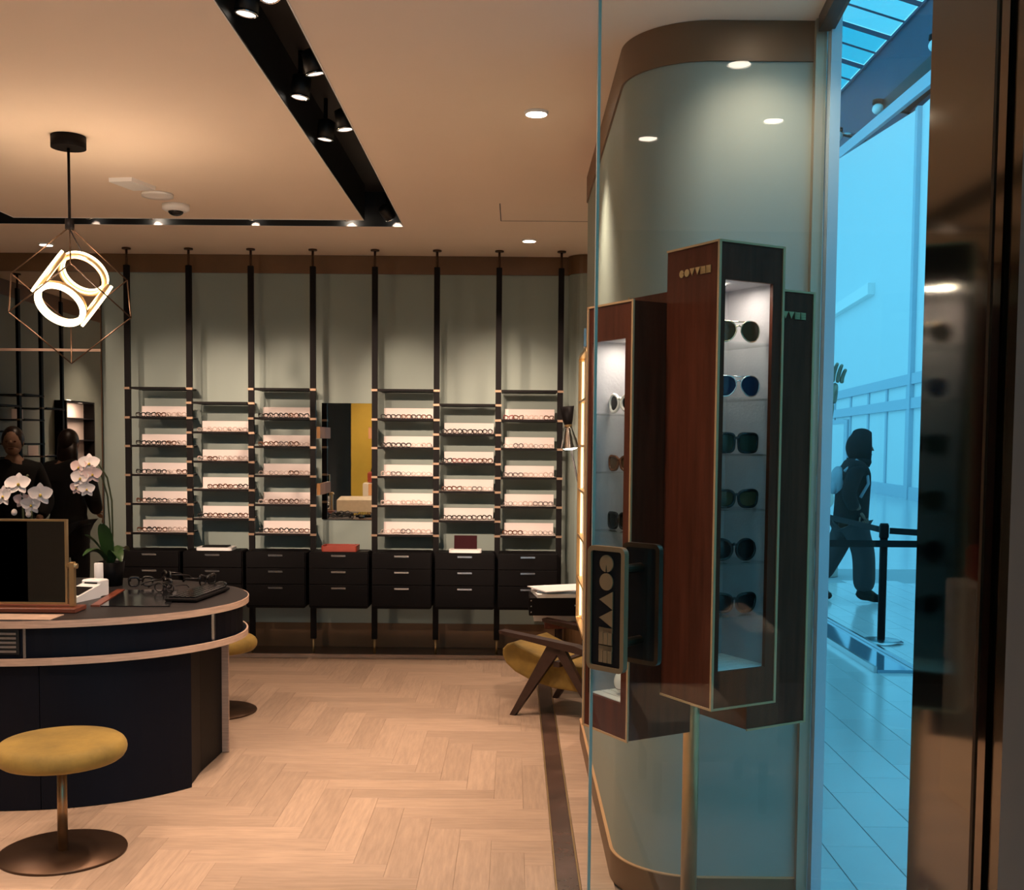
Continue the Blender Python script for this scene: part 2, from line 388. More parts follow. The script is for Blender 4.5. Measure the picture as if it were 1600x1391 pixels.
# low platform the shelving stands on
pf = MB().box(-3.10, .40, 8.125, BACK - .013, -.01, .022).build('platform', M['platform'], kind='structure', label='low dark platform under the wall shelving')
MB().box(-3.10, .40, 8.10, 8.124, -.01, .026).build('trim_2', M['rimwood'], kind='structure', label='pale wood edging in front of the dark platform')
# left wall, side and hidden walls
MB().box(LEFT - .1, LEFT, -1.2, BACK, 0, CEIL).build('wall_left', M['sage'], kind='structure', label='sage green left wall')
MB().box(LEFT, LEFT + .012, 2.3, BACK - .013, 2.862, CEIL - .001).build('trim_3', M['bronzeband'], kind='structure', label='brown bronze band along the left wall')
MB().box(1.40, 1.46, 5.6, BACK, 0, CEIL).build('wall_recess', M['sage'], kind='structure', label='sage side wall of the seating recess')
# partition with the rounded corner
R_ = .28
arc = [(.655 - R_ * math.cos(a), 4.03 - R_ * math.sin(a)) for a in [i * PI / 2 / 20 for i in range(21)]]
pp = [(1.42, 5.95), (.405, 5.95), (.385, 5.943), (.375, 5.92)] + arc + [(1.0, 3.75)]
inn = [(1.42, 5.65), (.675, 5.65), (.675, 5.65), (.675, 5.62)] + [(.675, 4.05)] * len(arc) + [(1.0, 4.05)]
inn = [(x + i * 1e-4, y - i * 1e-4) for i, (x, y) in enumerate(inn)]
MB().prism(pp[::-1] + [(1.42, 3.95)][:0], 0, CEIL) if False else None
wr = MB().strip(pp, inn, 0, CEIL); 
for i in range(len(wr.sm)): wr.sm[i] = False
wall_right = wr.build('wall_right', M['sage'], kind='structure', label='sage green partition with a rounded corner behind the display tower')
for p_ in wall_right.data.polygons: p_.use_smooth = True
md = wall_right.modifiers.new('split', 'EDGE_SPLIT'); md.split_angle = math.radians(40)
face = pp[1:]
MB().strip(face, offset_path(face, .008) , 2.868, CEIL - .001).build('trim_4', M['bronzeband'], kind='structure', label='brown bronze band along the top of the rounded partition')
MB().strip(face, offset_path(face, .010), 0, .105).build('baseboard_right', M['bronzeband'], kind='structure', label='brown bronze baseboard of the rounded partition')
MB().strip(face, offset_path(face, .012), .105, .109).build('trim_5', M['palebrass'], kind='structure', label='thin pale metal line on top of the partition baseboard')

for nm_ in ('trim_4', 'baseboard_right', 'trim_5'):
    o_ = bpy.data.objects[nm_]; o_.data.polygons.foreach_set('use_smooth', [True] * len(o_.data.polygons)); md = o_.modifiers.new('split', 'EDGE_SPLIT'); md.split_angle = math.radians(40)
# side window between the partition and the bronze reveal
A = Vector((1.005, 3.70)); B = Vector((.885, 2.37)); dirw = (B - A).normalized()
win = empty('window_1', (A.x, A.y, 0), label='tall side window looking out to the mall', kind='structure')
wd = MB(); wd.bar((A.x, A.y, 1.55), (B.x, B.y, 1.55), .010, 2.9); wd.build('pane', M['tintglass'], win)
MB().box(.978, 1.014, 3.718, 3.75, 0, CEIL, bev=.003).build('brass_mullion', M['mullion'], win)
MB().box(1.018, 1.052, 3.68, 3.73, 0, CEIL, bev=.003).build('mullion_return', M['hframe'], win)
MB().bar((A.x, A.y, 2.975), (B.x, B.y, 2.975), .05, .05).build('head_frame', M['darkbronze'], win)
MB().bar((A.x, A.y, .02), (B.x, B.y, .02), .05, .05).build('sill_frame', M['darkbronze'], win)
# bronze reveal (entrance jamb), in two sheets with a dark joint
rev = empty('wall_reveal', (.87, 1.9, 0), label='polished bronze clad entrance jamb at the right edge', kind='structure')
box('bronze_sheet', M['bronze'], rev, .862, .90, 1.990, 2.362, 0, 3.3, bev=.002)
box('joint', M['slot'], rev, .868, .90, 1.978, 1.990, 0, 3.3)
box('bronze_sheet', M['bronze'], rev, .862, .90, 1.905, 1.978, 0, 3.3, bev=.002)
box('end_strip', M['mallwall'], rev, .855, .90, 1.30, 1.905, 0, 3.3, bev=.002)
box('core', M['mallwall'], rev, .902, 1.02, 1.30, 2.36, 0, 3.3)
# glass entrance door, standing open, with push plates
HX, HY = .850, 2.000; EX, EY = .190, 2.65
door = empty('door_1', (HX, HY, 0), label='open frameless glass entrance door with lettered push plates', kind='structure')
dv = (Vector((EX, EY)) - Vector((HX, HY))); dl = dv.length; da = math.atan2(dv.y, dv.x)
DM = T(HX, HY, 0, da)                                   # local x runs from hinge to free edge, local y is outward (to the camera's left-back)
MB().box(0, dl - .0015, -.005, .005, .01, 2.995, M=DM).build('pane', M['glass'], door)
MB().box(dl - .0012, dl + .0012, -.005, .005, .01, 2.995, M=DM).build('pane_edge', M['edge'], door)
MB().box(0, .005, -.006, .006, 0, 2.995, M=DM).build('hinge_rail', M['darkbronze'], door)
def round_rect(w, h, r, n=6):
    p = []
    for cx, cy, a0 in ((w / 2 - r, h / 2 - r, 0), (-w / 2 + r, h / 2 - r, 90), (-w / 2 + r, -h / 2 + r, 180), (w / 2 - r, -h / 2 + r, 270)):
        for i in range(n + 1): a = math.radians(a0 + 90 * i / n); p.append((cx + r * math.cos(a), cy + r * math.sin(a)))
    return p
def logo(mb, Mx, cell, depth, spacing=1.12):
    # six geometric letters in a row along +x, tops towards +y, centred on the origin
    n = 24; x = -2.5 * cell * spacing
    def disc(cx, cut):
        if cut:   # G: a disc with a slot from the right
            p = [(cx + cell * .5 * math.cos(a), cell * .5 * math.sin(a)) for a in [math.radians(8 + 344 * i / 30) for i in range(31)]] + [(cx + cell * .05, 0)]
        else: p = [(cx + cell * .5 * math.cos(2 * PI * i / n), cell * .5 * math.sin(2 * PI * i / n)) for i in range(n)]
        mb.prism(p, 0, depth, M=Mx)
    disc(x, True); x += cell * spacing; disc(x, False); x += cell * spacing
    for _ in range(2): mb.prism([(x - cell * .52, cell * .5), (x, -cell * .5), (x + cell * .52, cell * .5)], 0, depth, M=Mx); x += cell * spacing
    for _ in range(2):
        for j in range(3):
            h = cell / 3; y0 = -cell / 2 + j * h; mb.prism([(x - cell * .5, y0 + .012 * cell), (x + cell * .5, y0 + .012 * cell), (x + cell * .5, y0 + h * .93), (x - cell * .5, y0 + h * .93)], 0, depth, M=Mx)
        mb.box(x - cell * .5, x - cell * .2, -cell * .5, cell * .5, 0, depth, M=Mx); x += cell * spacing
PW, PH, PZ = .112, .292, 1.216
for side, nm in ((1, 'camera side'), (-1, 'shop side')):
    # plate frame: local plane = x along door (towards hinge reversed), y up, z = outward
    nrm = 1 if side > 0 else -1
    # outward normal on the camera side is +local y of the door (checked against the view direction)
    PM = DM @ Matrix.Translation((dl - PW / 2 - .030, 0, PZ)) @ (Matrix.Rotation(PI, 4, 'Z') if nrm < 0 else Matrix.Identity(4)) @ Matrix(((-1, 0, 0, 0), (0, 0, 1, 0), (0, 1, 0, 0), (0, 0, 0, 1))) @ Matrix.Translation((0, 0, 0 if side > 0 else .035))
    pm = MB().ring(round_rect(PW, PH, .016), round_rect(PW - .022, PH - .022, .006), .040, .055, M=PM)
    fr = pm.build('push_plate', M['plate'] if side > 0 else M['darkbronze'], door, label='bronze framed push plate')
    MB().prism(round_rect(PW - .021, PH - .021, .006), .0405, .050 if side > 0 else .054, M=PM).build('plate_panel', M['black'], fr)
    for zz in (-PH * .3, PH * .3): MB().prism([(math.cos(2 * PI * i / 12) * .012, zz + math.sin(2 * PI * i / 12) * .012) for i in range(12)], .004 if side > 0 else -.031, .041, M=PM).build('standoff', M['darkbronze'], fr)
    if side > 0:
        lg = MB(); logo(lg, PM @ Matrix.Translation((0, 0, .050)) @ Matrix.Rotation(-PI / 2, 4, 'Z'), .040, .003, 1.06); lg.build('lettering', M['plate'], fr, label='bronze geometric letters running down the plate')
# walls added out of view to hold back daylight; only mirrors and glass see them
MB().box(LEFT - .3, LEFT, -1.3, 2.3, 0, 3.3).build('wall_front_left', M['mallwall'], kind='structure', label='added unseen wall left of the entrance, keeping daylight out')
MB().box(LEFT - .3, -.4, -1.4, -1.2, 0, 3.4).build('wall_light_block', M['mallwall'], kind='structure', label='added unseen wall behind the camera that blocks daylight')

# ================================================================== WALL SHELVING
ORD = ['first', 'second', 'third', 'fourth', 'fifth', 'sixth', 'seventh']
PY = 8.175
poles = [-2.852 + .4546 * i for i in range(8)]
ROW_A = [1.769, 1.559, 1.345, 1.131, .914]; TOP_A = 1.984
ROW_B = [1.662, 1.447, 1.239, 1.023]; TOP_B = 1.880
def shelving(name, xs, Mx, loc, label, bays, group=None):
    root = empty(name, loc, label, 'shelving')
    for x in xs:
        p = MB().box(x - .021, x + .021, PY - .012, PY + .012, .13, 2.875, M=Mx, bev=.003).build('pole', M['black'], root)
        MB().cyl((x, PY, .022), .009, .11, 10, Mx).build('brass_foot', M['brass'], p)
        MB().cyl((x, PY, 2.875), .009, .115, 10, Mx).lathe([(.032, 0), (.032, .010)], (x, PY, 2.988), 20, Mx).build('ceiling_flange', M['darkbronze'], p)
    for b in range(len(xs) - 1):
        rows = bays[b]
        if rows is None: continue
        x0, x1 = xs[b] + .022, xs[b + 1] - .022
        for k, z in enumerate(rows):
            top = k == 0
            s_ = MB().box(x0, x1, PY - .03, BACK - .02, z - .012, z - .003, M=Mx)
            s_.box(x0, x1, PY - .034, PY - .028, z - .014, z + .002, M=Mx).box(x0, x1, BACK - .03, BACK - .02, z - .014, z + .002, M=Mx)
            sh = s_.build('shelf', M['black'], root)
            if not top: MB().box(x0, x1, PY - .0275, BACK - .031, z - .003, z, M=Mx).build('shelf_inlay', M['shelftop'], sh)
            for x in (xs[b], xs[b + 1]): MB().box(x - .024, x + .024, PY - .016, PY + .015, z - .015, z + .001, M=Mx).build('brass_clamp', M['copper'], sh)
    return root
I4 = Matrix.Identity(4)
A_, B_ = [TOP_A] + ROW_A, [TOP_B] + ROW_B
BAYS = [A_, B_, A_, None, A_, B_, A_]
shelving('wall_shelving', poles, I4, (poles[0], PY, 0), 'black pole shelving with brass clamps across the whole back wall', BAYS)

# pair of spectacles, lying unfolded with the front towards -y; one mesh per style
def specs_mesh(shape, matl, w=.074):
    mb = MB(); lw = w * .40; lh = lw * (.92 if shape != 'round' else 1.05); th = w * (.052 if shape != 'wire' else .026); cx = w * .27; zc = lh * .55
    for sx in (-1, 1):
        pts = []; rs = []
        for i in range(14):
            a = 2 * PI * i / 14; e = .62 if shape in ('square', 'cat') else .95
            ca, sa = math.cos(a), math.sin(a); x = abs(ca) ** e * (1 if ca > 0 else -1) * lw / 2; z = abs(sa) ** e * (1 if sa > 0 else -1) * lh / 2
            if shape == 'cat' and z > 0: z += max(0, x * sx) * .35
            pts.append((sx * cx + x, -.2 * abs(sx * cx + x) ** 2 / w, zc + z)); rs.append(th * (1.2 if z > lh * .18 else .7) if shape != 'wire' else th)
        mb.tube(pts, rs, 5, closed=True)
        mb.tube([(sx * w * .47, .002, zc + lh * .25), (sx * w * .49, .03, zc + lh * .22), (sx * w * .46, w * .75, zc + lh * .1), (sx * w * .45, w * .9, zc - lh * .2)], th * .8, 5)
    mb.tube([(-cx + lw * .5, 0, zc + lh * .12), (0, -.001, zc + lh * .25), (cx - lw * .5, 0, zc + lh * .12)], th, 5)
    return mb.mesh('eyeglasses', mats=[matl])
STY = {}
def style(shape, matn):
    if (shape, matn) not in STY: STY[(shape, matn)] = specs_mesh(shape, M[matn])
    return STY[(shape, matn)]
WORD = dict(fr_black='black', fr_tort='tortoiseshell', fr_clear='pale clear', fr_grey='smoky grey', fr_red='dark red')
SHW = dict(square='square', round='round', cat='upswept', wire='thin-rimmed')
ROWW = ['top', 'second', 'third', 'fourth', 'fifth']
D, TT, CL, GY, RD = 'fr_black', 'fr_tort', 'fr_clear', 'fr_grey', 'fr_red'
CONT = {0: [[D, D, TT, CL, CL], [D, D, D, TT, CL], [D, D, D, CL, TT], [TT, D, D, GY, TT], [TT, D, TT, CL, CL]],
        1: [[CL, CL, CL, CL, CL], [CL, TT, CL, CL, CL], [None, TT, TT, TT, D], [D, TT, TT, D, TT]],
        2: [[D, D, D, TT, D], [TT, TT, GY, TT, CL], [CL, GY, CL, TT, CL], [CL, TT, TT, TT, CL], [D, TT, D, D, TT]],
        4: [[D, D, TT, D, TT], [D, D, D, CL, CL], [CL, GY, GY, CL, CL], [CL, CL, CL, CL, CL], [CL, CL, GY, CL, CL]],
        5: [[D, D, D, D, D], [D, RD, RD, TT, TT], [TT, TT, CL, GY, CL], [D, D, D, D, D]],
        6: [[RD, TT, CL, CL, TT], [CL, GY, CL, GY, CL], [GY, GY, CL, CL, CL], [GY, CL, CL, GY, GY], [TT, TT, CL, GY, GY]]}
rb = random.Random(3)
for b, rows in CONT.items():
    zs = ROW_A if len(rows) == 5 else ROW_B
    xm = (poles[b] + poles[b + 1]) / 2
    for k, cont in enumerate(rows):
        z = zs[k]; x0, x1 = xm - .178, xm + .192
        bb = MB().box(x0, x1, BACK - .120, BACK - .114, z, z + .082).box(x0, x1, BACK - .135, BACK - .1, z, z + .006)
        bb.build('display_board', M['board'], None, label=f'pale pink display board on {ROWW[k]} shelf of {ORD[b]} bay from the left', cat='display board', group='display boards on the wall shelving')
        for i, c in enumerate(cont):
            if c is None: continue
            shp = rb.choice(['square', 'square', 'round', 'cat']) if c in (D, TT, RD) else rb.choice(['wire', 'round', 'square'])
            o = bpy.data.objects.new('eyeglasses', style(shp, c)); COL.objects.link(o)
            o.location = (x0 - .012 + (x1 - x0 + .006) * (i + .5) / 5, BACK - .222 + rb.uniform(-.002, .002), z + .002); o.rotation_euler.z = rb.uniform(-.08, .08)
            tag(o, f'{WORD[c]} {SHW[shp]} eyeglasses, {ORD[i]} from left on {ROWW[k]} shelf, bay {["one","two","three","four","five","six","seven"][b]}', 'eyeglasses', 'eyeglasses on the wall shelving')

# mirror in the fourth bay
mz0, mz1 = 1.005, 1.888; mxa, mxb = poles[3] + .021, poles[4] - .021
mr = empty('wall_mirror', ((mxa + mxb) / 2, BACK - .03, mz0), 'narrow wall mirror in the fourth bay of the shelving', 'mirror')
box('mirror_glass', M['mirror'], mr, mxa, mxb, BACK - .03, BACK - .024, mz0, mz1); box('backing', M['black'], mr, mxa + .004, mxb - .004, BACK - .024, BACK - .003, mz0 + .004, mz1 - .004)
for x in (mxa + .002, mxb - .028):
    for z in (1.20, 1.62): box('brass_bracket', M['orangewood'], mr, x, x + .026, PY + .014, BACK - .031, z, z + .085)

# drawer cabinets hung under the shelves
CABL = ['leftmost black drawer cabinet, behind the desk', 'second black drawer cabinet from left, white tray on top', 'black drawer cabinet under the third shelf bay',
        'black drawer cabinet with red leather tray on top', 'black drawer cabinet right of the red tray, under fifth bay', 'black drawer cabinet with the burgundy stand on top', 'rightmost black drawer cabinet, beside the floor lamp']
CY = 7.93
for b in range(7):
    x0, x1 = poles[b] + .010, poles[b + 1] - .014; xm = (x0 + x1) / 2
    cr = empty('drawer_cabinet', (xm, 8.05, .392), CABL[b], 'cabinet', 'black drawer cabinets under the shelving')
    rr = [(px + xm, pz + .598) for px, pz in round_rect(x1 - x0, .412, .018)]
    XZ = Matrix(((1, 0, 0, 0), (0, 0, 1, 0), (0, 1, 0, 0), (0, 0, 0, 1)))
    MB().prism(rr, CY + .016, PY - .04, M=XZ).build('body', M['cabinet'], cr)
    for k in range(3):
        z1 = .800 - .118 * k - (.001 if k == 0 else 0); z0 = z1 - .114 if k < 2 else .410
        dr = box('drawer', M['cabinet'], cr, x0 + .006, x1 - .006, CY, CY + .0155, z0, z1, bev=.002)
        hb = MB().box(xm - .052, xm + .052, CY - .014, CY - .003, z1 - .021, z1 - .017).box(xm - .052, xm + .052, CY - .004, CY + .001, z1 - .030, z1 - .017)
        hb.build('handle', M['steel'], dr)

# things on the cabinets
xm = (poles[1] + poles[2]) / 2
t = empty('display_tray', (xm + .005, 8.02, .804), 'white and black flat tray on the second cabinet from the left', 'tray')
MB().prism([(x + xm + .005, y + 8.02) for x, y in round_rect(.26, .17, .03)], .8045, .826).build('tray_body', M['white'], t)
box('tray_pad', M['black'], t, xm - .085, xm + .095, 7.965, 8.075, .827, .834)
xm = (poles[3] + poles[4]) / 2
t = empty('leather_tray', (xm, 8.02, .804), 'red leather valet tray on the fourth cabinet', 'tray')
MB().prism([(x + xm, y + 8.02) for x, y in round_rect(.25, .17, .012)], .8045, .812).build('tray_base', M['redleather'], t)
MB().ring([(x + xm, y + 8.02) for x, y in round_rect(.255, .175, .014)], [(x + xm, y + 8.02) for x, y in round_rect(.24, .16, .01)], .812, .846).build('tray_rim', M['redleather'], t)
box('grip', M['redleather'], t, xm + .07, xm + .115, 7.95, 7.965, .84, .858)
xm = (poles[5] + poles[6]) / 2
t = empty('card_stand', (xm, 8.0, .804), 'burgundy card stand on a white base, on the sixth cabinet', 'stand')
MB().prism([(x + xm, y + 7.99) for x, y in round_rect(.235, .13, .03)], .8045, .826).build('stand_base', M['white'], t)
MB().box(-.083, .083, -.006, .006, 0, .098, M=T(xm, 8.01, .8262, 0, -.15)).build('card_panel', M['burgundy'], t)

# big mirror at the left end of the back wall
mm = empty('wall_mirror', (-3.75, BACK - .02, 0), 'tall smoked mirror covering the left end of the back wall', 'mirror')
box('mirror_glass', M['smokemirror'], mm, LEFT + .02, -3.142, BACK - .022, BACK - .014, .002, 2.858)
box('mirror_edge', M['darkbronze'], mm, -3.1415, -3.134, BACK - .03, BACK - .014, .002, 2.858)
box('cross_rail', M['rimwood'], mm, LEFT + .02, -3.142, BACK - .028, BACK - .0225, 2.262, 2.282)

# shelving on the left wall (seen in the tall mirror)
LM = Matrix.Translation((LEFT, 0, 0)) @ Matrix.Rotation(PI / 2, 4, 'Z') @ Matrix.Translation((0, -BACK, 0))
lp = [6.46 + .45 * i for i in range(4)]
shelving('wall_shelving', lp, LM, (LEFT + .27, lp[0], 0), 'black pole shelving on the left wall, seen in the tall mirror', [B_[:1] + B_[2:], A_, B_])
for b in range(3):
    for k, z in enumerate((ROW_B, ROW_A, ROW_B)[b][:4]):
        y0 = lp[b] + .03 + (.14 if k % 2 else .0)
        if b == 0 and k == 0: continue
        MB().box(LEFT + .114, LEFT + .12, y0, y0 + .22, z, z + .09).build('display_board', M['board'], None, label=f'small display board, {ROWW[k]} shelf, {ORD[2 - b]} bay from the tall mirror, left wall', cat='display board', group='boards on the left wall shelving')
wc = empty('display_case', (LEFT + .06, 5.65, 1.15), 'lit wall display case reflected at the edge of the tall mirror', 'display case')
MB().ring([(5.25, 1.10), (5.98, 1.10), (5.98, 1.98), (5.25, 1.98)], [(5.27, 1.12), (5.96, 1.12), (5.96, 1.96), (5.27, 1.96)], LEFT + .002, LEFT + .12, M=Matrix(((0, 0, 1, 0), (1, 0, 0, 0), (0, 1, 0, 0), (0, 0, 0, 1)))).build('frame', M['black'], wc)
box('back_panel', M['board'], wc, LEFT + .002, LEFT + .01, 5.27, 5.96, 1.12, 1.96)
for z in (1.35, 1.58, 1.80): box('shelf', M['black'], wc, LEFT + .01, LEFT + .12, 5.27, 5.96, z, z + .012)
box('blue_card', M['lensnavy'], wc, LEFT + .011, LEFT + .02, 5.80, 5.95, 1.12, 1.79)
area('case_light', (LEFT + .16, 5.62, 1.955), (LEFT + .02, 5.62, 1.4), 7, .1, .6, parent=wc)

# slim lit shelf case at the far end of the partition
nc = empty('display_case', (.37, 5.6, .66), 'slim lit brass-framed shelf case on the far end of the partition', 'display case')
YZ = Matrix(((0, 0, 1, 0), (1, 0, 0, 0), (0, 1, 0, 0), (0, 0, 0, 1)))
o_, i_ = [(y + 5.60, z + 1.355) for y, z in round_rect(.62, 1.41, .03)], [(y + 5.60, z + 1.355) for y, z in round_rect(.588, 1.378, .016)]
MB().ring(o_, i_, .335, .3665, M=YZ).build('frame', M['brass'], nc)
box('back_panel', M['board'], nc, .364, .3668, 5.31, 5.89, .67, 2.04)
for z in (.88, 1.11, 1.35, 1.58, 1.81): box('shelf', M['brass'], nc, .338, .3635, 5.308, 5.892, z, z + .012)
for y_ in (5.885, 5.312): box('led_strip', M['strip'], nc, .352, .3632, y_ - .004, y_ + .004, .68, 2.03)
box('thermostat', M['steel'], None, .355, .3668, 5.80, 5.87, 2.10, 2.20, bev=.003, label='small grey wall controller above the lit shelf case', cat='controller')

# ================================================================== COUNTER DESK
DZ = .83; DCX, DCY, DA, DB = -2.25, 5.37, .94, .755; DLX = -3.15
def desk_outline(inset=0, n=40, ctop=True):
    a, b = DA - inset, DB - inset; p = []
    for i in range(n + 1): t = -PI / 2 + PI * i / n; p.append((DCX + a * math.cos(t), DCY + b * math.sin(t)))
    for i in range(n + 1): t = PI / 2 + PI * i / n; p.append((DLX + .6 * a * math.cos(t), DCY + b * math.sin(t)))
    return p
desk = empty('counter_desk', (-2.7, DCY, 0), 'long oval counter desk, black top with pale wood edges and navy body', 'desk')
top = MB().prism(desk_outline(.004), DZ - .028, DZ).build('desktop', M['desktop'], desk)
MB().ring(desk_outline(0), desk_outline(.0045), DZ - .032, DZ - .001).build('top_edge', M['rimwood'], desk)
MB().prism(desk_outline(.03), .665, DZ - .029).build('apron', M['navy'], desk)
MB().prism(desk_outline(.012), .640, .664).build('lower_shelf', M['navy'], desk)
MB().ring(desk_outline(.004), desk_outline(.012), .637, .668).build('lower_edge', M['rimwood'], desk)
# apron details: two metal trims and a slatted vent
def on_outline(x, inset):
    return DCY - (DB - inset) * math.sqrt(max(0, 1 - ((max(x, DCX) - DCX) / (DA - inset)) ** 2))
for x in (-2.075, -1.398):
    y = on_outline(x, .028); MB().box(x - .006, x + .006, y - .006, y + .02, .668, DZ - .033).build('apron_trim', M['steel'], desk)
vent = box('vent_panel', M['slot'], desk, -2.42, -2.095, on_outline(-2.2, .03) - .001, on_outline(-2.2, .03) + .02, .684, .790)
for k in range(5): box('vent_slat', M['steel'], vent, -2.41, -2.105, on_outline(-2.2, .03) - .008, on_outline(-2.2, .03) + .0, .693 + .019 * k, .703 + .019 * k)
# body: curved front panels with a seam, recessed inner panels, end fin, plinth
def arc_panel(x0, x1, inset, th, z0, z1, n=16):
    xs = [x0 + (x1 - x0) * i / n for i in range(n + 1)]
    return MB().strip([(x, on_outline(x, inset)) for x in xs], [(x - .3 * th * (x > DCX), on_outline(x, inset) + th) for x in xs], z0, z1)
arc_panel(-3.0, -2.03, .045, .03, .004, .639).build('front_panel', M['navy'], desk)
arc_panel(-2.027, -1.475, .045, .03, .004, .639).build('front_panel', M['navy'], desk)
MB().bar((-1.500, 5.03, .322), (-1.515, 5.25, .322), .03, .632).build('inner_panel', M['cabinet'], desk)
MB().bar((-1.515, 5.254, .322), (-1.500, 5.58, .322), .03, .632).build('inner_panel', M['cabinet'], desk)
MB().box(-1.50, -1.452, 5.585, 5.60, .004, .639).box(-1.8, -1.50, 5.585, 5.615, .004, .639).build('end_fin', M['rimwood'], desk)
MB().prism([(-3.2, 4.85), (-2.2, 4.80), (-1.56, 5.08), (-1.53, 5.56), (-3.2, 5.56)], .0, .638).build('core', M['cabinet'], desk)

# things on the desk ---------------------------------------------------------
t = empty('table_mirror', (-2.165, 4.91, DZ), 'brass framed swivel table mirror on a red wood base', 'mirror')
box('base', M['redwood'], t, -2.45, -1.935, 4.845, 4.975, DZ + .0005, DZ + .022, bev=.003)
XZm = lambda y: T(0, y, 0) @ Matrix(((1, 0, 0, 0), (0, 0, 1, 0), (0, 1, 0, 0), (0, 0, 0, 1)))
fo = [(-2.312, .862), (-1.990, .862), (-1.990, 1.242), (-2.312, 1.242)]; fi = [(-2.303, .871), (-1.999, .871), (-1.999, 1.233), (-2.303, 1.233)]
MB().ring(fo, fi, -.011, .011, M=XZm(4.91)).build('frame', M['brass'], t)
MB().prism(fi, -.007, .007, M=XZm(4.91)).build('mirror_glass', M['smokemirror'], t)
for x in (-2.332, -1.970):
    p = box('post', M['brass'], t, x - .011, x + .011, 4.898, 4.922, DZ + .022, 1.052, bev=.003)
    MB().cyl((0, 0, 0), .012, .045 , 14, T(x - .0225, 4.91, 1.034, 0, 0, PI / 2)).build('pivot_knob', M['brass'], p)
box('pamphlet', M['rimwood'], None, -2.45, -1.965, 4.655, 4.80, DZ + .0005, DZ + .0035, label='flat pinkish card lying in front of the table mirror', cat='card')
# card terminal
t = empty('card_terminal', (-2.02, 5.33, DZ), 'white card payment terminal with black screen beside the table mirror', 'terminal')
TM = T(-2.085, 5.26, DZ + .0005, -.25)
MB().add([(-.055, -.10, 0), (.055, -.10, 0), (.055, .10, 0), (-.055, .10, 0), (-.055, -.10, .022), (.055, -.10, .022), (.055, .10, .065), (-.055, .10, .065)], [(3, 2, 1, 0), (4, 5, 6, 7), (0, 1, 5, 4), (1, 2, 6, 5), (2, 3, 7, 6), (3, 0, 4, 7)], False, TM).build('body', M['white'], t)
MB().add([(-.045, -.06, .0335), (.045, -.06, .0335), (.045, .05, .0575), (-.045, .05, .0575), (-.045, -.06, .030), (.045, -.06, .030), (.045, .05, .054), (-.045, .05, .054)], [(0, 1, 2, 3), (7, 6, 5, 4), (0, 4, 5, 1), (1, 5, 6, 2), (2, 6, 7, 3), (3, 7, 4, 0)], False, TM).build('screen', M['blackgloss'], t)
MB().box(-.05, .05, .10, .17, 0, .085, M=TM, bev=.006).build('printer', M['white'], t)
MB().box(-.035, .035, .098, .1005, .066, .073, M=TM).build('paper_slot', M['black'], t)
MB().lathe([(.020, 0), (.022, .004), (.022, .142), (.019, .145)], (-2.098, 5.56, DZ + .0005), 20).build('candle', M['paper'], None, label='white ridged cylinder candle standing behind the card terminal', cat='candle')
# glossy pad with red wood border
t = empty('writing_pad', (-1.80, 5.33, DZ), 'glossy black glass pad with red wood border, set on the desk', 'pad')
pq = [(-1.90, 5.05), (-1.585, 5.065), (-1.715, 5.62), (-1.975, 5.60)]
def shrink(p, d):
    c = Vector((sum(x for x, y in p) / 4, sum(y for x, y in p) / 4)); return [tuple(Vector(q) + (c - Vector(q)).normalized() * d) for q in p]
MB().prism(pq, DZ + .0004, DZ + .005).build('glass_top', M['blackgloss'], t)
lo = [(-1.945, 5.05), (-1.905, 5.05), (-1.98, 5.60), (-2.02, 5.60)]; MB().prism(lo, DZ + .0004, DZ + .008).build('wood_border', M['redwood'], t)
# keyboard and mouse
t = empty('keyboard', (-1.555, 5.42, DZ), 'black computer keyboard lying at an angle on the desk', 'keyboard')
KM = T(-1.553, 5.415, DZ + .007, 1.47)
MB().box(-.22, .22, -.078, .078, -.002, .014, M=KM, bev=.004).build('body', M['black'], t)
kb = MB()
for r in range(5):
    for c in range(15): kb.box(-.208 + c * .0278, -.186 + c * .0278, -.066 + r * .027, -.045 + r * .027, .014, .021, M=KM)
kb.build('keys', M['blackgloss'], t, kind='stuff')
MB().ell((-1.535, 5.76, DZ + .014), (.032, .055, .018), 16, 8).build('computer_mouse', M['blackgloss'], None, label='black computer mouse beyond the keyboard', cat='mouse')
# spectacles heaped beside the keyboard
for i, (x, y, rz, c, sh, nm) in enumerate([(-1.95, 5.75, .3, 'fr_black', 'square', 'nearest the glass pad'), (-1.87, 5.94, -.9, 'fr_black', 'round', 'at the back of the heap'), (-1.80, 5.70, 2.2, 'fr_black', 'square', 'in the middle of the heap'), (-1.63, 5.84, 1.1, 'fr_black', 'cat', 'nearest the mouse'), (-1.745, 5.50, -.4, 'fr_black', 'wire', 'touching the keyboard')]):
    o = bpy.data.objects.new('eyeglasses', style(sh, c)); COL.objects.link(o); o.location = (x, y, DZ + (.006 if i in (4,) else .003)); o.rotation_euler.z = rz; o.scale = (1.7, 1.7, 1.7)
    tag(o, f'{WORD[c]} {SHW[sh]} eyeglasses on the desk, {nm}', 'eyeglasses', 'eyeglasses heaped on the desk')

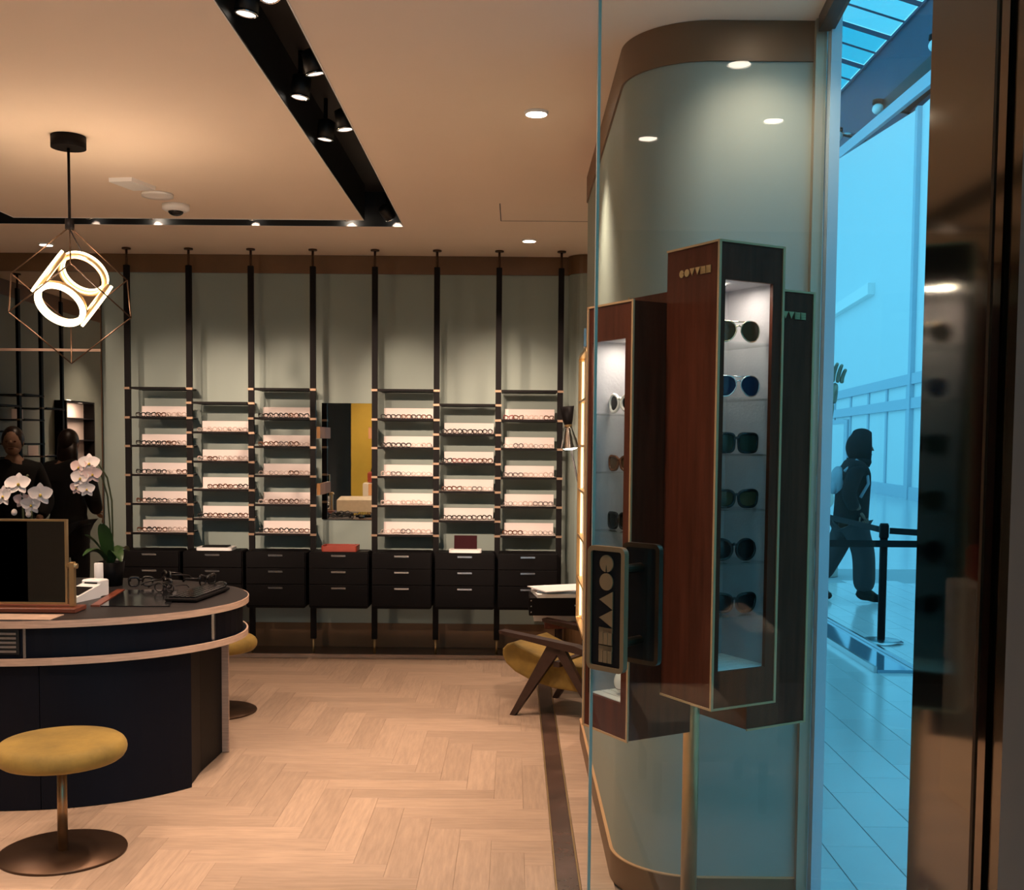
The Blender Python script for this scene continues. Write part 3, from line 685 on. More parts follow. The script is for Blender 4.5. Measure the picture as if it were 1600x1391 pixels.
# orchids ---------------------------------------------------------------------
def petal(mb, Mx, L, Wd, cup=.15, n=6):
    vs = []; fs = []
    for i in range(n + 1):
        t_ = i / n; wv = Wd * math.sin(PI * min(.98, t_ ** .75 * .96 + .02)) ** .7
        for j, s_ in enumerate((-1, -.5, 0, .5, 1)): vs.append((wv * s_ / 2, L * t_, cup * L * (t_ ** 2) * .5 + cup * wv * s_ * s_ * .6))
    for i in range(n):
        for j in range(4): a = i * 5 + j; fs.append((a, a + 1, a + 6, a + 5))
    k = len(vs); vs += [(x, y, z - .0012) for x, y, z in vs]; fs += [tuple(k + q for q in reversed(f)) for f in fs]
    return mb.add(vs, fs, True, Mx)
def blossom(root, c, aim, size, matl):
    q = Vector(aim).normalized().to_track_quat('Z', 'Y').to_matrix().to_4x4(); Bm = Matrix.Translation(c) @ q
    mb = MB()
    for a, L, Wd in ((0, .5, .36), (72 * 2 + 0, .5, .34), (-72 * 2, .5, .34)): petal(mb, Bm @ Matrix.Rotation(math.radians(a), 4, 'Z'), L * size, Wd * size)
    for a in (72, -72): petal(mb, Bm @ Matrix.Rotation(math.radians(a), 4, 'Z') @ Matrix.Translation((0, 0, .006)), .52 * size, .56 * size)
    b = mb.build('blossom', matl, root)
    MB().ell((0, -.05 * size, .05 * size), (.07 * size, .08 * size, .08 * size), 8, 6, M=Bm).build('lip', M['yellow'], b)
def leaf(root, base, tip, width, droop):
    a = Vector(base); b = Vector(tip); mb = MB(); vs = []; fs = []; n = 8; side = (b - a).cross(Vector((0, 0, 1))).normalized()
    if side.length < .1: side = Vector((1, 0, 0))
    for i in range(n + 1):
        t_ = i / n; p = a.lerp(b, t_) + Vector((0, 0, droop * math.sin(PI * t_))); w_ = width * math.sin(PI * (t_ * .92 + .06)) ** .6
        for s_, dz in ((-1, .25), (0, 0), (1, .25)): vs.append(p + side * s_ * w_ / 2 + Vector((0, 0, dz * w_)))
    for i in range(n):
        for j in range(2): k = i * 3 + j; fs.append((k, k + 1, k + 4, k + 3))
    k = len(vs); vs += [v - Vector((0, 0, .002)) for v in vs]; fs += [tuple(k + q for q in reversed(f)) for f in fs]
    mb.add(vs, fs, True).build('leaf', M['leaf'], root)
def pot(root, x, y, r=.065, h=.10, m='black'):
    MB().lathe([(r * .8, 0), (r, h), (r * .92, h), (r * .9, h - .012)], (x, y, DZ + .0005), 24).build('pot', M[m], root)
    MB().lathe([(r * .9, h - .014), (.02, h - .006)], (x, y, DZ), 16).build('moss', M['moss'], root)
t = empty('potted_orchid', (-2.42, 5.45, DZ), 'white orchid with large blossoms standing behind the table mirror', 'orchid', 'potted orchids')
pot(t, -2.42, 5.45)
MB().tube([(-2.42, 5.45, DZ + .09), (-2.43, 5.46, 1.1), (-2.44, 5.48, 1.28), (-2.46, 5.5, 1.38), (-2.42, 5.5, 1.42)], .005, 6).build('stem', M['stem'], t)
MB().tube([(-2.41, 5.46, DZ + .09), (-2.395, 5.47, 1.12), (-2.40, 5.49, 1.30)], .005, 6).build('stem', M['stem'], t)
for c, aim, s_ in (((-2.525, 5.46, 1.315), (-.35, -1, .1), .105), ((-2.455, 5.47, 1.375), (.2, -1, .35), .115), ((-2.345, 5.46, 1.325), (.5, -1, .1), .115), ((-2.385, 5.45, 1.275), (0, -1, -.15), .10), ((-2.50, 5.5, 1.37), (-.4, -1, .4), .09)): blossom(t, c, aim, s_, M['petal'])
blossom(t, (-2.445, 5.49, 1.295), (.2, -1, 0), .085, M['pinkpetal'])
MB().ell((-2.475, 5.46, 1.235), (.014, .014, .017), 10, 8).build('bud', M['petal'], t); MB().ell((-2.405, 5.46, 1.225), (.013, .013, .015), 10, 8).build('bud', M['petal'], t)
for tip, wd_ in (((-2.60, 5.40, 1.02), .06), ((-2.27, 5.42, 1.0), .06), ((-2.45, 5.66, 1.0), .055)): leaf(t, (-2.42, 5.45, DZ + .09), tip, wd_, .05)
t = empty('potted_orchid', (-2.125, 5.80, DZ), 'orchid with pinkish white blossoms arching beside the tall mirror', 'orchid', 'potted orchids')
pot(t, -2.125, 5.80, .072, .125)
MB().tube([(-2.12, 5.80, DZ + .11), (-2.105, 5.78, 1.1), (-2.10, 5.76, 1.28), (-2.115, 5.74, 1.40), (-2.15, 5.72, 1.47), (-2.20, 5.70, 1.49), (-2.25, 5.69, 1.45)], .0045, 6).build('stem', M['stem'], t)
MB().tube([(-2.13, 5.80, DZ + .11), (-2.12, 5.79, 1.1), (-2.125, 5.77, 1.30), (-2.15, 5.75, 1.42), (-2.19, 5.73, 1.46)], .0045, 6).build('stem', M['stem'], t)
for c, aim, s_, mm_ in (((-2.235, 5.68, 1.455), (-.3, -1, .3), .10, 'pinkpetal'), ((-2.185, 5.68, 1.475), (.3, -1, .3), .105, 'petal'), ((-2.225, 5.67, 1.40), (-.2, -1, .1), .105, 'petal'), ((-2.165, 5.67, 1.42), (.3, -1, .1), .095, 'pinkpetal'), ((-2.25, 5.68, 1.35), (-.4, -1, 0), .075, 'pinkpetal'), ((-2.19, 5.66, 1.345), (.1, -1, 0), .085, 'petal')): blossom(t, c, aim, s_, M[mm_])
for tip, wd_, dr in (((-2.14, 5.72, 1.16), .085, .02), ((-2.235, 5.74, 1.10), .06, .03), ((-2.215, 5.66, 1.0), .06, .05), ((-2.04, 5.72, .965), .075, .06), ((-2.08, 5.95, 1.0), .06, .05), ((-2.27, 5.80, .99), .05, .05)): leaf(t, (-2.125, 5.79, DZ + .10), tip, wd_, dr)

# stools -----------------------------------------------------------------------
def stool(x, y, label):
    t = empty('stool', (x, y, 0), label, 'stool', 'mustard velvet stools')
    MB().lathe([(.236, .0005), (.238, .006), (.236, .011), (.03, .013)], (x, y, 0), 48).build('base_plate', M['darkbronze'], t)
    MB().lathe([(.019, .012), (.019, .37)], (x, y, 0), 20).build('column', M['stoolbrass'], t)
    pr = [(.05, .366)] + [(.205 + .036 * math.sin(a), .406 - .040 * math.cos(a)) for a in [i * PI / 8 for i in range(9)]] + [(.14, .452), (.02, .455)]
    MB().lathe(pr, (x, y, 0), 48).build('seat', M['velvet'], t)
stool(-1.735, 4.193, 'mustard velvet stool in front of the desk, nearest the camera')
stool(-1.752, 6.45, 'mustard velvet stool mostly hidden behind the end of the desk')

# ================================================================== SEATING RECESS
t = empty('armchair', (.25, 6.4, 0), 'low mustard armchair with dark wood arms beside the partition', 'armchair')
CM = Matrix.Translation((0, 6.44, 0)) @ Matrix(((.86, .51, 0, 0), (-.51, .86, 0, 0), (0, 0, 1, 0), (0, 0, 0, 1)))   # x = front to back, y = across
outer = [(-.075, .405), (-.105, .375), (-.105, .335), (-.08, .29), (-.02, .245), (.10, .20), (.25, .175), (.42, .17), (.54, .20), (.61, .28), (.66, .42), (.70, .60), (.70, .68)]
innr = [(.66, .69), (.635, .60), (.58, .44), (.53, .36), (.46, .325), (.30, .335), (.14, .36), (.02, .40), (-.03, .42)]
XZs = CM @ Matrix(((1, 0, 0, 0), (0, 0, 1, 0), (0, 1, 0, 0), (0, 0, 0, 1)))
sh = MB().prism(outer + innr, .045, .475, M=XZs, smooth=True).build('shell_seat', M['velvet'], t)
sh.data.polygons.foreach_set('use_smooth', [False] * len(sh.data.polygons))
bv = sh.modifiers.new('soft', 'BEVEL'); bv.width = .018; bv.segments = 3; bv.limit_method = 'ANGLE'; bv.angle_limit = math.radians(50)
for yy in (.0, .52):
    MB().prism([(-.075, .478), (.40, .415), (.52, .40), (.53, .425), (.42, .455), (-.08, .498)], yy - .035, yy + .035, M=XZs).build('armrest', M['darkwood'], t)
    MB().prism([(-.012, 0), (.022, 0), (.33, .43), (.24, .445)], yy - .016, yy + .016, M=XZs).build('leg', M['darkwood'], t)
    MB().prism([(.27, .43), (.35, .42), (.605, 0), (.575, 0)], yy - .016, yy + .016, M=XZs).build('leg', M['darkwood'], t)
MB().bar(CM @ Vector((.29, 0, .33)), CM @ Vector((.29, .52, .33)), .04, .03).build('crossbar', M['darkwood'], t)

t = empty('side_table', (.55, 7.1, 0), 'dark red wood side table behind the armchair', 'table')
box('tabletop', M['redwood'], t, .20, .85, 7.0, 7.36, .415, .462, bev=.004)
for x in (.30, .75):
    for y in (7.04, 7.32): box('leg', M['darkwood'], t, x - .014, x + .014, y - .014, y + .014, 0, .415)
box('paper_stack', M['paper'], None, .13, .62, 7.01, 7.28, .4625, .512, bev=.004, label='white papers lying under the black document box', cat='papers')
t = empty('document_box', (.35, 7.08, .5125), 'black riveted document box on the side table', 'box')
box('body', M['black'], t, .098, .60, 6.92, 7.22, .513, .628, bev=.004)
for x in (.112, .40, .585):
    for z in (.535, .572, .608): MB().ell((x, 6.919, z), (.005, .003, .005), 8, 6).build('rivet', M['steel'], t)
box('label_holder', M['steel'], t, .385, .43, 6.916, 6.92, .575, .585)
MB().box(-.21, .21, -.15, .15, 0, .022, M=T(.34, 7.07, .6285, .12)).build('binder', M['paper'], None, label='white binder lying on the black document box', cat='binder', group='papers on the document box')
MB().box(-.19, .19, -.14, .14, 0, .016, M=T(.36, 7.07, .6508, -.18)).build('notebook', M['bag'], None, label='grey blue notebook on top of the white binder', cat='notebook', group='papers on the document box')
MB().box(-.20, .20, -.145, .145, 0, .006, M=T(.33, 7.08, .667, .4)).build('magazine', M['paper'], None, label='white sheet on top of the paper pile', cat='paper', group='papers on the document box')

t = empty('floor_lamp', (.70, 7.45, 0), 'black and chrome hourglass floor lamp in the corner', 'lamp')
LMx = T(.362, 7.55, 1.72, 0, 0, -.10)
MB().lathe([(.024, .0), (.033, .03), (.052, .13), (.050, .13), (.03, .03)], (0, 0, 0), 24, LMx).build('upper_shade', M['black'], t)
MB().lathe([(.063, -.155), (.048, -.09), (.026, -.02), (.024, .0), (.022, -.02), (.045, -.09), (.060, -.155)], (0, 0, 0), 24, LMx, cap=False).build('lower_shade', M['chrome'], t)
MB().lathe([(.026, -.008), (.026, .03)], (0, 0, 0), 24, LMx).build('neck_ring', M['brass'], t)
MB().ell((0, 0, -.145), (.057, .057, .022), 20, 8, M=LMx).build('bulb', M['lampwhite'], t)
MB().tube([(.385, 7.55, 1.55), (.72, 7.45, .03)], .0065, 8).build('stem', M['black'], t)
MB().lathe([(.13, 0.0005), (.13, .02), (.02, .03)], (.72, 7.45, 0), 28).build('lamp_base', M['black'], t)
spot('floor_lamp_light', (.35, 7.55, 1.55), (.32, 7.5, 0), 10, 110, .8, .04, parent=t)

# ================================================================== CEILING FITTINGS
PX, PYd = -2.08, 5.21
t = empty('pendant_lamp', (PX, PYd, 2.0), 'pendant lamp with glowing rings in a thin wire cube frame', 'lamp')
MB().lathe([(.078, 0), (.078, .055)], (PX, PYd, CEIL - .0555), 32).build('ceiling_rose', M['black'], t)
MB().cyl((PX, PYd, 2.60), .0065, .345, 10).build('rod', M['black'], t)
TZ = 2.585
MB().lathe([(.022, 0), (.022, .045)], (PX, PYd, TZ - .01), 6).build('hub', M['black'], t)
E_ = .365; ru = E_ * math.sqrt(2 / 3); dzz = E_ / math.sqrt(3)
up = [Vector((PX + ru * math.cos(math.radians(a)), PYd + ru * math.sin(math.radians(a)), TZ - dzz)) for a in (52, 172, 292)]
lw_ = [Vector((PX + ru * math.cos(math.radians(a)), PYd + ru * math.sin(math.radians(a)), TZ - 2 * dzz)) for a in (112, 232, 352)]
bt = Vector((PX, PYd, TZ - 3 * dzz)); tp = Vector((PX, PYd, TZ))
edges = [(tp, u) for u in up] + [(bt, l) for l in lw_] + [(up[0], lw_[0]), (up[0], lw_[2]), (up[1], lw_[0]), (up[1], lw_[1]), (up[2], lw_[1]), (up[2], lw_[2])]
for a, b in edges: MB().tube([a, b], .0032, 6).build('frame_rod', M['darkbronze'], t)
vd = Vector((-.371, .920, .124)).normalized(); vr = Vector((.928, .374, 0)).normalized(); vu = vr.cross(vd)
mj = (vr * .82 - vu * .57).normalized(); pd = (-vr * .57 - vu * .82).normalized(); nn = (-vd * .70 + pd * .714).normalized(); kk = nn.cross(mj)
cc = Vector((-2.072, PYd, 2.300)); RR = .112
def ringset(c, nrm, u, v):
    Rm = Matrix((( u.x, v.x, nrm.x, c.x), (u.y, v.y, nrm.y, c.y), (u.z, v.z, nrm.z, c.z), (0, 0, 0, 1)))
    rg = MB().lathe([(RR - .016, 0), (RR + .004, 0), (RR + .004, .018), (RR - .016, .018), (RR - .016, 0)], (0, 0, -.020), 40, Rm, cap=False).build('ring', M['brass'], t)
    MB().lathe([(RR - .018, 0), (RR + .006, 0), (RR + .006, .012), (RR - .018, .012), (RR - .018, 0)], (0, 0, -.001), 40, Rm, cap=False).build('led_ring', M['ringlight'], rg)
ringset(cc + nn * .125, nn, mj, kk); ringset(cc - nn * .125, -nn, mj, -kk); ringset(cc - mj * .125, -mj, nn, kk); ringset(cc + mj * .125, mj, kk, nn)
pl = bpy.data.lights.new('ring_glow', 'POINT'); pl.energy = 11 * SPOT_W; pl.color = (1, .73, .52); pl.shadow_soft_size = .12
plo = bpy.data.objects.new('ring_glow', pl); COL.objects.link(plo); plo.parent = t; plo.location = cc - ROOT[t.name]
MB().tube([tp - Vector((0, 0, .01)), cc - nn * .125 + Vector((0, 0, .09))], .003, 6).build('hanger', M['black'], t)

def downlight(x, y, label, watts=16, size=100, tgt=None):
    t = empty('downlight', (x, y, CEIL - .012), label, 'downlight', 'round recessed downlights')
    MB().lathe([(.045, 0), (.052, .008), (.052, .0118), (.036, .0118)], (x, y, CEIL - .012), 28, cap=False).build('trim_ring', M['white'], t)
    MB().lathe([(.040, 0), (.040, .006)], (x, y, CEIL - .0095), 24).build('lens', M['lampwhite'], t)
    if watts: spot('downlight_beam', (x, y, CEIL - .03), tgt or (x, y, 0), watts, size, .8, .04, parent=t)
downlight(.079, 4.778, 'round downlight in the ceiling near the partition', 60)
downlight(.087, 7.741, 'round downlight in front of the rightmost shelf bay', 40)
downlight(-3.384, 8.047, 'round downlight above the tall mirror', 20)
downlight(.80, 3.49, 'downlight over the display tower, close to the partition', 11, 130)
for x, y, wv, lb in [(-.3, 2.75, 45, 'downlight just inside the entrance'), (-2.3, 2.2, 80, 'downlight over the shop window'), (-3.9, 3.2, 130, 'unseen downlight at the front of the left wall, strengthened for ceiling bounce'), (-3.9, 5.4, 110, 'unseen downlight before the lit case on the left wall, strengthened for ceiling bounce'), (-1.3, 2.0, 60, 'downlight left of the entrance'), (.9, 7.0, 60, 'downlight in the recess behind the partition')]: downlight(x, y, lb, wv)  # out of view; the left-wall pair is strengthened to lift the ceiling by bounce
downlight(-2.0, 2.0 - .3, 'added unseen lamp brightening the yellow panels of the shop window', 75, 80, (-1.9, .7, 1.4))  # lamp added out of view to brighten the mirrored panels

def track_spot(x, y, label, aim, watts, size=55, lit=False, hz=.062):
    p = Vector((x, y, CEIL + hz)); a = Vector(aim); t = empty('track_spotlight', p, label, 'spotlight', 'spotlights in the black ceiling slot')
    q = (p - a).normalized().to_track_quat('Z', 'Y').to_matrix().to_4x4(); Q = Matrix.Translation(p) @ q
    MB().lathe([(.040, -.03), (.040, .05), (.02, .06)], (0, 0, 0), 24, Q).build('can', M['slot'], t)
    MB().lathe([(.041, -.035), (.041, -.028), (.033, -.028), (.033, -.035), (.041, -.035)], (0, 0, 0), 24, Q, cap=False).build('rim', M['chrome'], t)
    MB().lathe([(.033, 0), (.033, .003)], (0, 0, -.033), 24, Q).build('lens', M['lampwhite'] if lit else M['lampdim'], t)
    MB().cyl((x, y, CEIL + hz + .048), .010, .17 - hz, 10).build('stem', M['black'], t)
    if watts: spot('spot_beam', p - (p - a).normalized() * .045, aim, watts, size, .9, .035, parent=t)
rx, lx = -.805, -.895
track_spot(rx, 3.66, 'large bright slot spotlight at the top of the picture', (-.55, 2.0, 0), 70, 65, True)
track_spot(lx - .015, 3.80, 'slot spotlight just behind the brightest one', (-1.3, 3.9, 0), 45, 65)
track_spot(rx + .01, 4.40, 'slot spotlight lighting the side of the slot', (-.2, 4.9, 0), 50, 70)
track_spot(lx - .01, 4.70, 'slot spotlight third along, near the inner slot edge', (-1.3, 4.7, 0), 50, 75)
track_spot(rx + .01, 5.17, 'slot spotlight at the outer slot edge, halfway along', (-.4, 5.3, 0), 75, 80)
track_spot(lx - .015, 5.34, 'slot spotlight at the inner slot edge, halfway along', (-1.3, 5.5, 0), 60, 75)
WB = [(-2.35, 'slot spotlight in the far leg behind the pendant'), (-1.094, 'slot spotlight in the far leg near the slot corner'), (-2.75, 'slot spotlight at the left end of the far leg'), (-1.7, 'slot spotlight in the middle of the far leg'), (-.83, 'slot spotlight in the far corner of the slot')]
tg = {-2.35: (-2.16, 56), -1.094: (-.82, 58), -2.75: (-2.62, 20), -1.7: (-1.71, 44), -.83: (.0, 68)}
for x, lb in WB: track_spot(x, 7.2, lb, (tg[x][0], BACK, 1.92), tg[x][1], 34, x in (-2.35, -1.094))
track_spot(-1.45, 7.15, 'slot spotlight in the far leg aimed down at the parquet', (-.9, 7.0, 0), 55, 85)
track_spot(-3.30, 5.0, 'added unseen spotlight in the left leg of the slot', (-2.5, 5.6, .8), 60, 60)  # this and the next two are added fill spots, out of view
track_spot(-3.30, 4.0, 'added unseen spotlight in the near left leg of the slot', (-2.9, 3.6, 0), 130, 60)
track_spot(-2.0, 2.67, 'added unseen spotlight in the near leg of the slot', (-1.9, 4.4, .3), 60, 60)
for x, tx, lb, wv in ((-3.0, -2.4, 'added unseen near leg spotlight brightening the left shelf bays', 450), (-1.9 - .5, -1.6, 'added unseen near leg spotlight brightening the middle shelf bays', 385), (-1.3, -.6, 'added unseen near leg spotlight brightening the right middle shelf bays', 385), (-.9, 0.0, 'added unseen near leg spotlight brightening the right shelf bays', 470)): track_spot(x, 2.67, lb, (tx, 8.3, 1.35), wv, 24, False, -.04)  # out of view, added to brighten the display boards from the front

# ceiling devices
MB().prism([(-2.19, 6.02), (-2.06, 6.00), (-2.00, 6.21), (-2.13, 6.23)], CEIL - .022, CEIL - .0003).build('ceiling_sensor', M['white'], None, label='flat white rectangular ceiling sensor nearest the pendant', cat='sensor')
MB().lathe([(.075, .012), (.088, .0), (.088, .016)], (-2.051, 6.40, CEIL - .0165), 32).build('ceiling_speaker', M['white'], None, label='round white ceiling speaker between the two sensors', cat='speaker')
t = empty('ceiling_camera', (-2.035, 6.69, CEIL - .04), 'round white ceiling camera with a dark dome', 'camera')
MB().lathe([(.060, .0), (.080, .012), (.080, .0395)], (-2.035, 6.69, CEIL - .04), 32).build('housing', M['white'], t)
MB().ell((-2.035, 6.69, CEIL - .040), (.045, .045, .026), 20, 10).build('dome', M['blackgloss'], t)

# ================================================================== DISPLAY TOWER
K = .9375; TP = Vector((.5735, 3.463)) * K; TH = .5166; SB = .225; TA, TB = .0598 * K, .1795 * K
u_ = Vector((math.cos(TH), math.sin(TH))); v_ = Vector((-math.sin(TH), math.cos(TH)))
zs_ = lambda z: 1.6 + (z - 1.6) * K
tower = empty('display_tower', (TP.x, TP.y, 0), 'mahogany display tower of four staggered cases on a brass pole', 'display tower')
MB().lathe([(.024, .0), (.024, 2.0)], (TP.x - .006, TP.y, 0), 24).build('pole', M['brass'], tower)
MB().lathe([(.17, .0005), (.17, .012), (.03, .016)], (TP.x - .006, TP.y, 0), 40).build('floor_plate', M['darkbronze'], tower)
CASES = {}
def case(key, cu, cv, rot, z0, z1, sign, nshelf, openz):
    c = TP + u_ * cu + v_ * cv; Q = T(c.x, c.y, 0, TH + rot); h = SB / 2 - .0015; th_ = .011
    b = MB().box(-h, h, h - th_, h, z0, z1, M=Q).box(-h, -h + th_, -h + .012, h - th_, z0, z1, M=Q).box(h - th_, h, -h + .012, h - th_, z0, z1, M=Q)
    b.box(-h + th_, h - th_, -h + .012, h - th_, z0, z0 + .012, M=Q).box(-h + th_, h - th_, -h + .012, h - th_, z1 - .012, z1, M=Q)
    cs = b.build('case', M['mahogany'], tower)
    o0, o1 = openz; sw = .021
    MB().box(-h, -h + sw, -h, -h + .012, z0, z1, M=Q).box(h - sw * 1.7, h, -h, -h + .012, z0, z1, M=Q).box(-h + sw, h - sw * 1.7, -h, -h + .012, z0, o0, M=Q).box(-h + sw, h - sw * 1.7, -h, -h + .012, o1, z1, M=Q).build('door_frame', M['mahogany'], cs)
    g = .0035
    MB().box(-h - g, -h + .004, -h - g, -h + .004, z0 - g, z1 + g, M=Q).box(h - .004, h + g, -h - g, -h + .002, z0 - g, z1 + g, M=Q).box(-h, h, -h - g, -h + .002, z0 - g, z0 + .002, M=Q).box(-h, h, -h - g, -h + .002, z1 - .002, z1 + g, M=Q).box(-h - g, -h + .002, -h, h, z1 - .002, z1 + g, M=Q).box(-h - g, -h + .002, -h, h, z0 - g, z0 + .002, M=Q).build('brass_edging', M['palebrass'], cs)
    i0 = -h + th_; i1 = h - th_
    L_ = MB().box(i0, i1, i1 - .003, i1, o0 - .02, o1 + .004, M=Q).box(i0, i0 + .003, -h + .013, i1 - .003, o0 - .02, o1 + .004, M=Q).box(i1 - .003, i1, -h + .013, i1 - .003, o0 - .02, o1 + .004, M=Q)
    L_.box(i0, i1, -h + .013, i1, o1 + .004, o1 + .008, M=Q).box(i0, i1, -h + .013, i1, o0 - .008, o0 - .004, M=Q); L_.build('lining', M['lilac'], cs)
    fl = MB()
    for k in range(6): y0 = -h + .016 + k * .032; fl.box(i0 + .004, i1 - .004, y0, y0 + .028, o0 - .004, o0 + .001, M=Q)
    fl.build('floor_slat', M['white'], cs)
    sh_z = [o0 + (o1 - o0) * f for f in nshelf]
    for z in sh_z: MB().box(i0 + .003, i1 - .003, -h + .017, i1 - .003, z - .005, z, M=Q).build('glass_shelf', M['lens'], cs)
    MB().lathe([(.020, 0), (.020, .003)], (-.03, -.01, o1 + .0005), 20, Q).build('lamp_lens', M['lampwhite'], cs)
    MB().box(-h + sw - .003, h - sw * 1.7 + .003, -h + .0125, -h + .0155, o0 - .003, o1 + .003, M=Q).build('door_glass', M['caseglass'], cs)
    lg = MB(); LZ = Q @ T(-h - .0008, -.012 * sign, z1 - .068) @ Matrix(((0, 0, -1, 0), (-1, 0, 0, 0), (0, 1, 0, 0), (0, 0, 0, 1)))
    logo(lg, LZ, .0205, .002, 1.1); lg.build('lettering', M['brass'], cs, label='brass geometric letters')
    p = Q @ Vector((-.0, -.02, o1 - .004)); area('case_light', p, p - Vector((0, 0, 1)), .42, .09, .06, (1, .82, .72), parent=tower)
    CASES[key] = (Q, [o0 + .001] + sh_z)
FR = [.137, .276, .415, .560, .706, .848]
case('C', -TA, -TB, 0, zs_(.844), zs_(2.167), 1, FR, (zs_(.950), zs_(2.062)))
case('L', -TB, TA, -PI / 2, zs_(.710), zs_(2.019), 1, [.16, .315, .47, .635, .80], (zs_(.815), zs_(1.912)))
case('B', TA, TB, PI, zs_(.76), zs_(2.078), 1, [.2, .4, .6, .8], (zs_(.86), zs_(1.97)))
case('R', TB, -TA, PI / 2, zs_(.730), zs_(2.068), 1, [.2, .4, .6, .8], (zs_(.83), zs_(1.96)))

# sunglasses
def lens_outline(shape, sx, lw, lh, n=28):
    p = []
    for i in range(n):
        a = 2 * PI * i / n; ca, sa = math.cos(a), math.sin(a); e = dict(square=.45, round=.98, aviator=.85, butterfly=.75, cat=.7)[shape]
        x = abs(ca) ** e * (1 if ca > 0 else -1); z = abs(sa) ** e * (1 if sa > 0 else -1)
        if shape == 'aviator' and z < 0: x = x * (1 + .22 * z) + sx * .10 * -z
        if shape == 'butterfly': x = x * (1 - .10 * -z) + sx * .06 * z; z += .12 * max(0, x * sx) * (z > 0)
        if shape == 'cat': z += .16 * max(0, x * sx) * (z > 0); x *= (1 + .08 * z)
        if shape == 'square': x *= (1 + .05 * z)
        p.append((x * lw / 2, z * lh / 2))
    return p
def sunglasses(Q, x, y, z, rz, shape, fm, lm, label, w=.128, hh=1.0, ft=.0042):
    t = empty('sunglasses', Q @ Vector((x, y, z)), label, 'sunglasses', 'sunglasses in the display tower')
    G = Q @ T(x, y, z, rz); lw = w * .44; lh = lw * hh * dict(square=.86, round=.95, aviator=.95, butterfly=.84, cat=.78)[shape]; cx = w * .268; zc = lh / 2 + ft + .0005
    fb = MB()
    for sx in (-1, 1):
        ol = lens_outline(shape, sx, lw, lh); cur = lambda px: -.016 + .016 * ((px) / (w / 2)) ** 2
        fb.tube([(sx * cx + px, cur(sx * cx + px), zc + pz) for px, pz in ol], ft * (.45 if fm in ('fr_gold', 'fr_silver') else 1), 6, G, closed=True)
        lb = MB(); ring = [(sx * cx + px, cur(sx * cx + px), zc + pz) for px, pz in ol]
        ctr = (sx * cx, cur(sx * cx) - .0022, zc); nn_ = len(ring)
        fs = [(i, (i + 1) % nn_, nn_) for i in range(nn_)]; vs = ring + [ctr]
        vs2 = [(a, b + .0016, c) for a, b, c in vs]; k = len(vs); lb.add(vs + vs2, fs + [(f[2] + k, f[1] + k, f[0] + k) for f in fs], True, G)
        lb.build('lens', M[lm], t)
        MB().tube([(sx * w * .485, .002, zc + lh * .28), (sx * w * .495, .03, zc + lh * .28), (sx * w * .48, .085, zc + lh * .22), (sx * w * .47, .115, zc - lh * .2)], ft * (.4 if fm in ('fr_gold', 'fr_silver') else .8), 6, G).build('temple', M[fm], t)
    fb.tube([(-cx + lw * .46, -.015, zc + lh * .2), (0, -.017, zc + lh * .28), (cx - lw * .46, -.015, zc + lh * .2)], ft * (.5 if fm in ('fr_gold', 'fr_silver') else 1), 6, G)
    if shape == 'aviator': fb.tube([(-cx + lw * .3, -.013, zc + lh * .47), (0, -.016, zc + lh * .45), (cx - lw * .3, -.013, zc + lh * .47)], ft * .4, 6, G)
    fb.build('frame', M[fm], t)
Q, zz = CASES['C']
SG = [('aviator', 'fr_gold', 'lensbrown', 'gold rimmed aviator sunglasses with brown lenses on the top glass shelf'), ('aviator', 'fr_silver', 'lensnavy', 'silver rimmed sunglasses with navy lenses on the second glass shelf'),
      ('square', 'fr_black', 'lensgreen', 'oversized square black sunglasses on the third glass shelf'), ('cat', 'fr_black', 'lensbrown', 'thick black sunglasses with brown lenses on the fourth glass shelf'),
      ('round', 'fr_black', 'lensdark', 'round black sunglasses on the fifth glass shelf of the tall case'), ('butterfly', 'fr_black', 'lensdark', 'wide butterfly black sunglasses on the lowest glass shelf')]
for k, (s_, f_, l_, lb) in enumerate(SG): sunglasses(Q, .016 + .004 * (k % 2), -.035, zz[6 - k] + .0005, -.34, s_, f_, l_, lb, .134, 1.0)
Q, zz = CASES['L']
SG = [('round', 'fr_white', 'lensdark', 'white framed round sunglasses in the left case'), ('cat', 'fr_tort', 'lensbrown', 'tortoiseshell sunglasses in the left case'), ('square', 'fr_black', 'lensdark', 'black square sunglasses in the left case'), ('square', 'fr_grey', 'lensgreen', 'smoky sunglasses in the left case, just above the push plate')]
for k, (s_, f_, l_, lb) in enumerate(SG): sunglasses(Q, -.043, -.03, zz[5 - k] + .0005, .22, s_, f_, l_, lb, .106, 1.12, .005 if k == 0 else .0042)
t = empty('display_ball', Q @ Vector((-.004, -.03, zz[0] + .0005)), 'white ball with dark seams on the floor of the left case', 'ball')
MB().ell((-.004, -.03, zz[0] + .041), (.04, .04, .04), 24, 14, M=Q).build('ball', M['white'], t)
for a in (0, PI / 2): MB().tube([(-.004 + .0402 * math.cos(s_), -.03 + .0402 * math.sin(s_) * math.cos(a + .5), zz[0] + .041 + .0402 * math.sin(s_) * math.sin(a + .5)) for s_ in [2 * PI * i / 32 for i in range(32)]], .0012, 5, Q, closed=True).build('seam', M['fr_grey'], t)

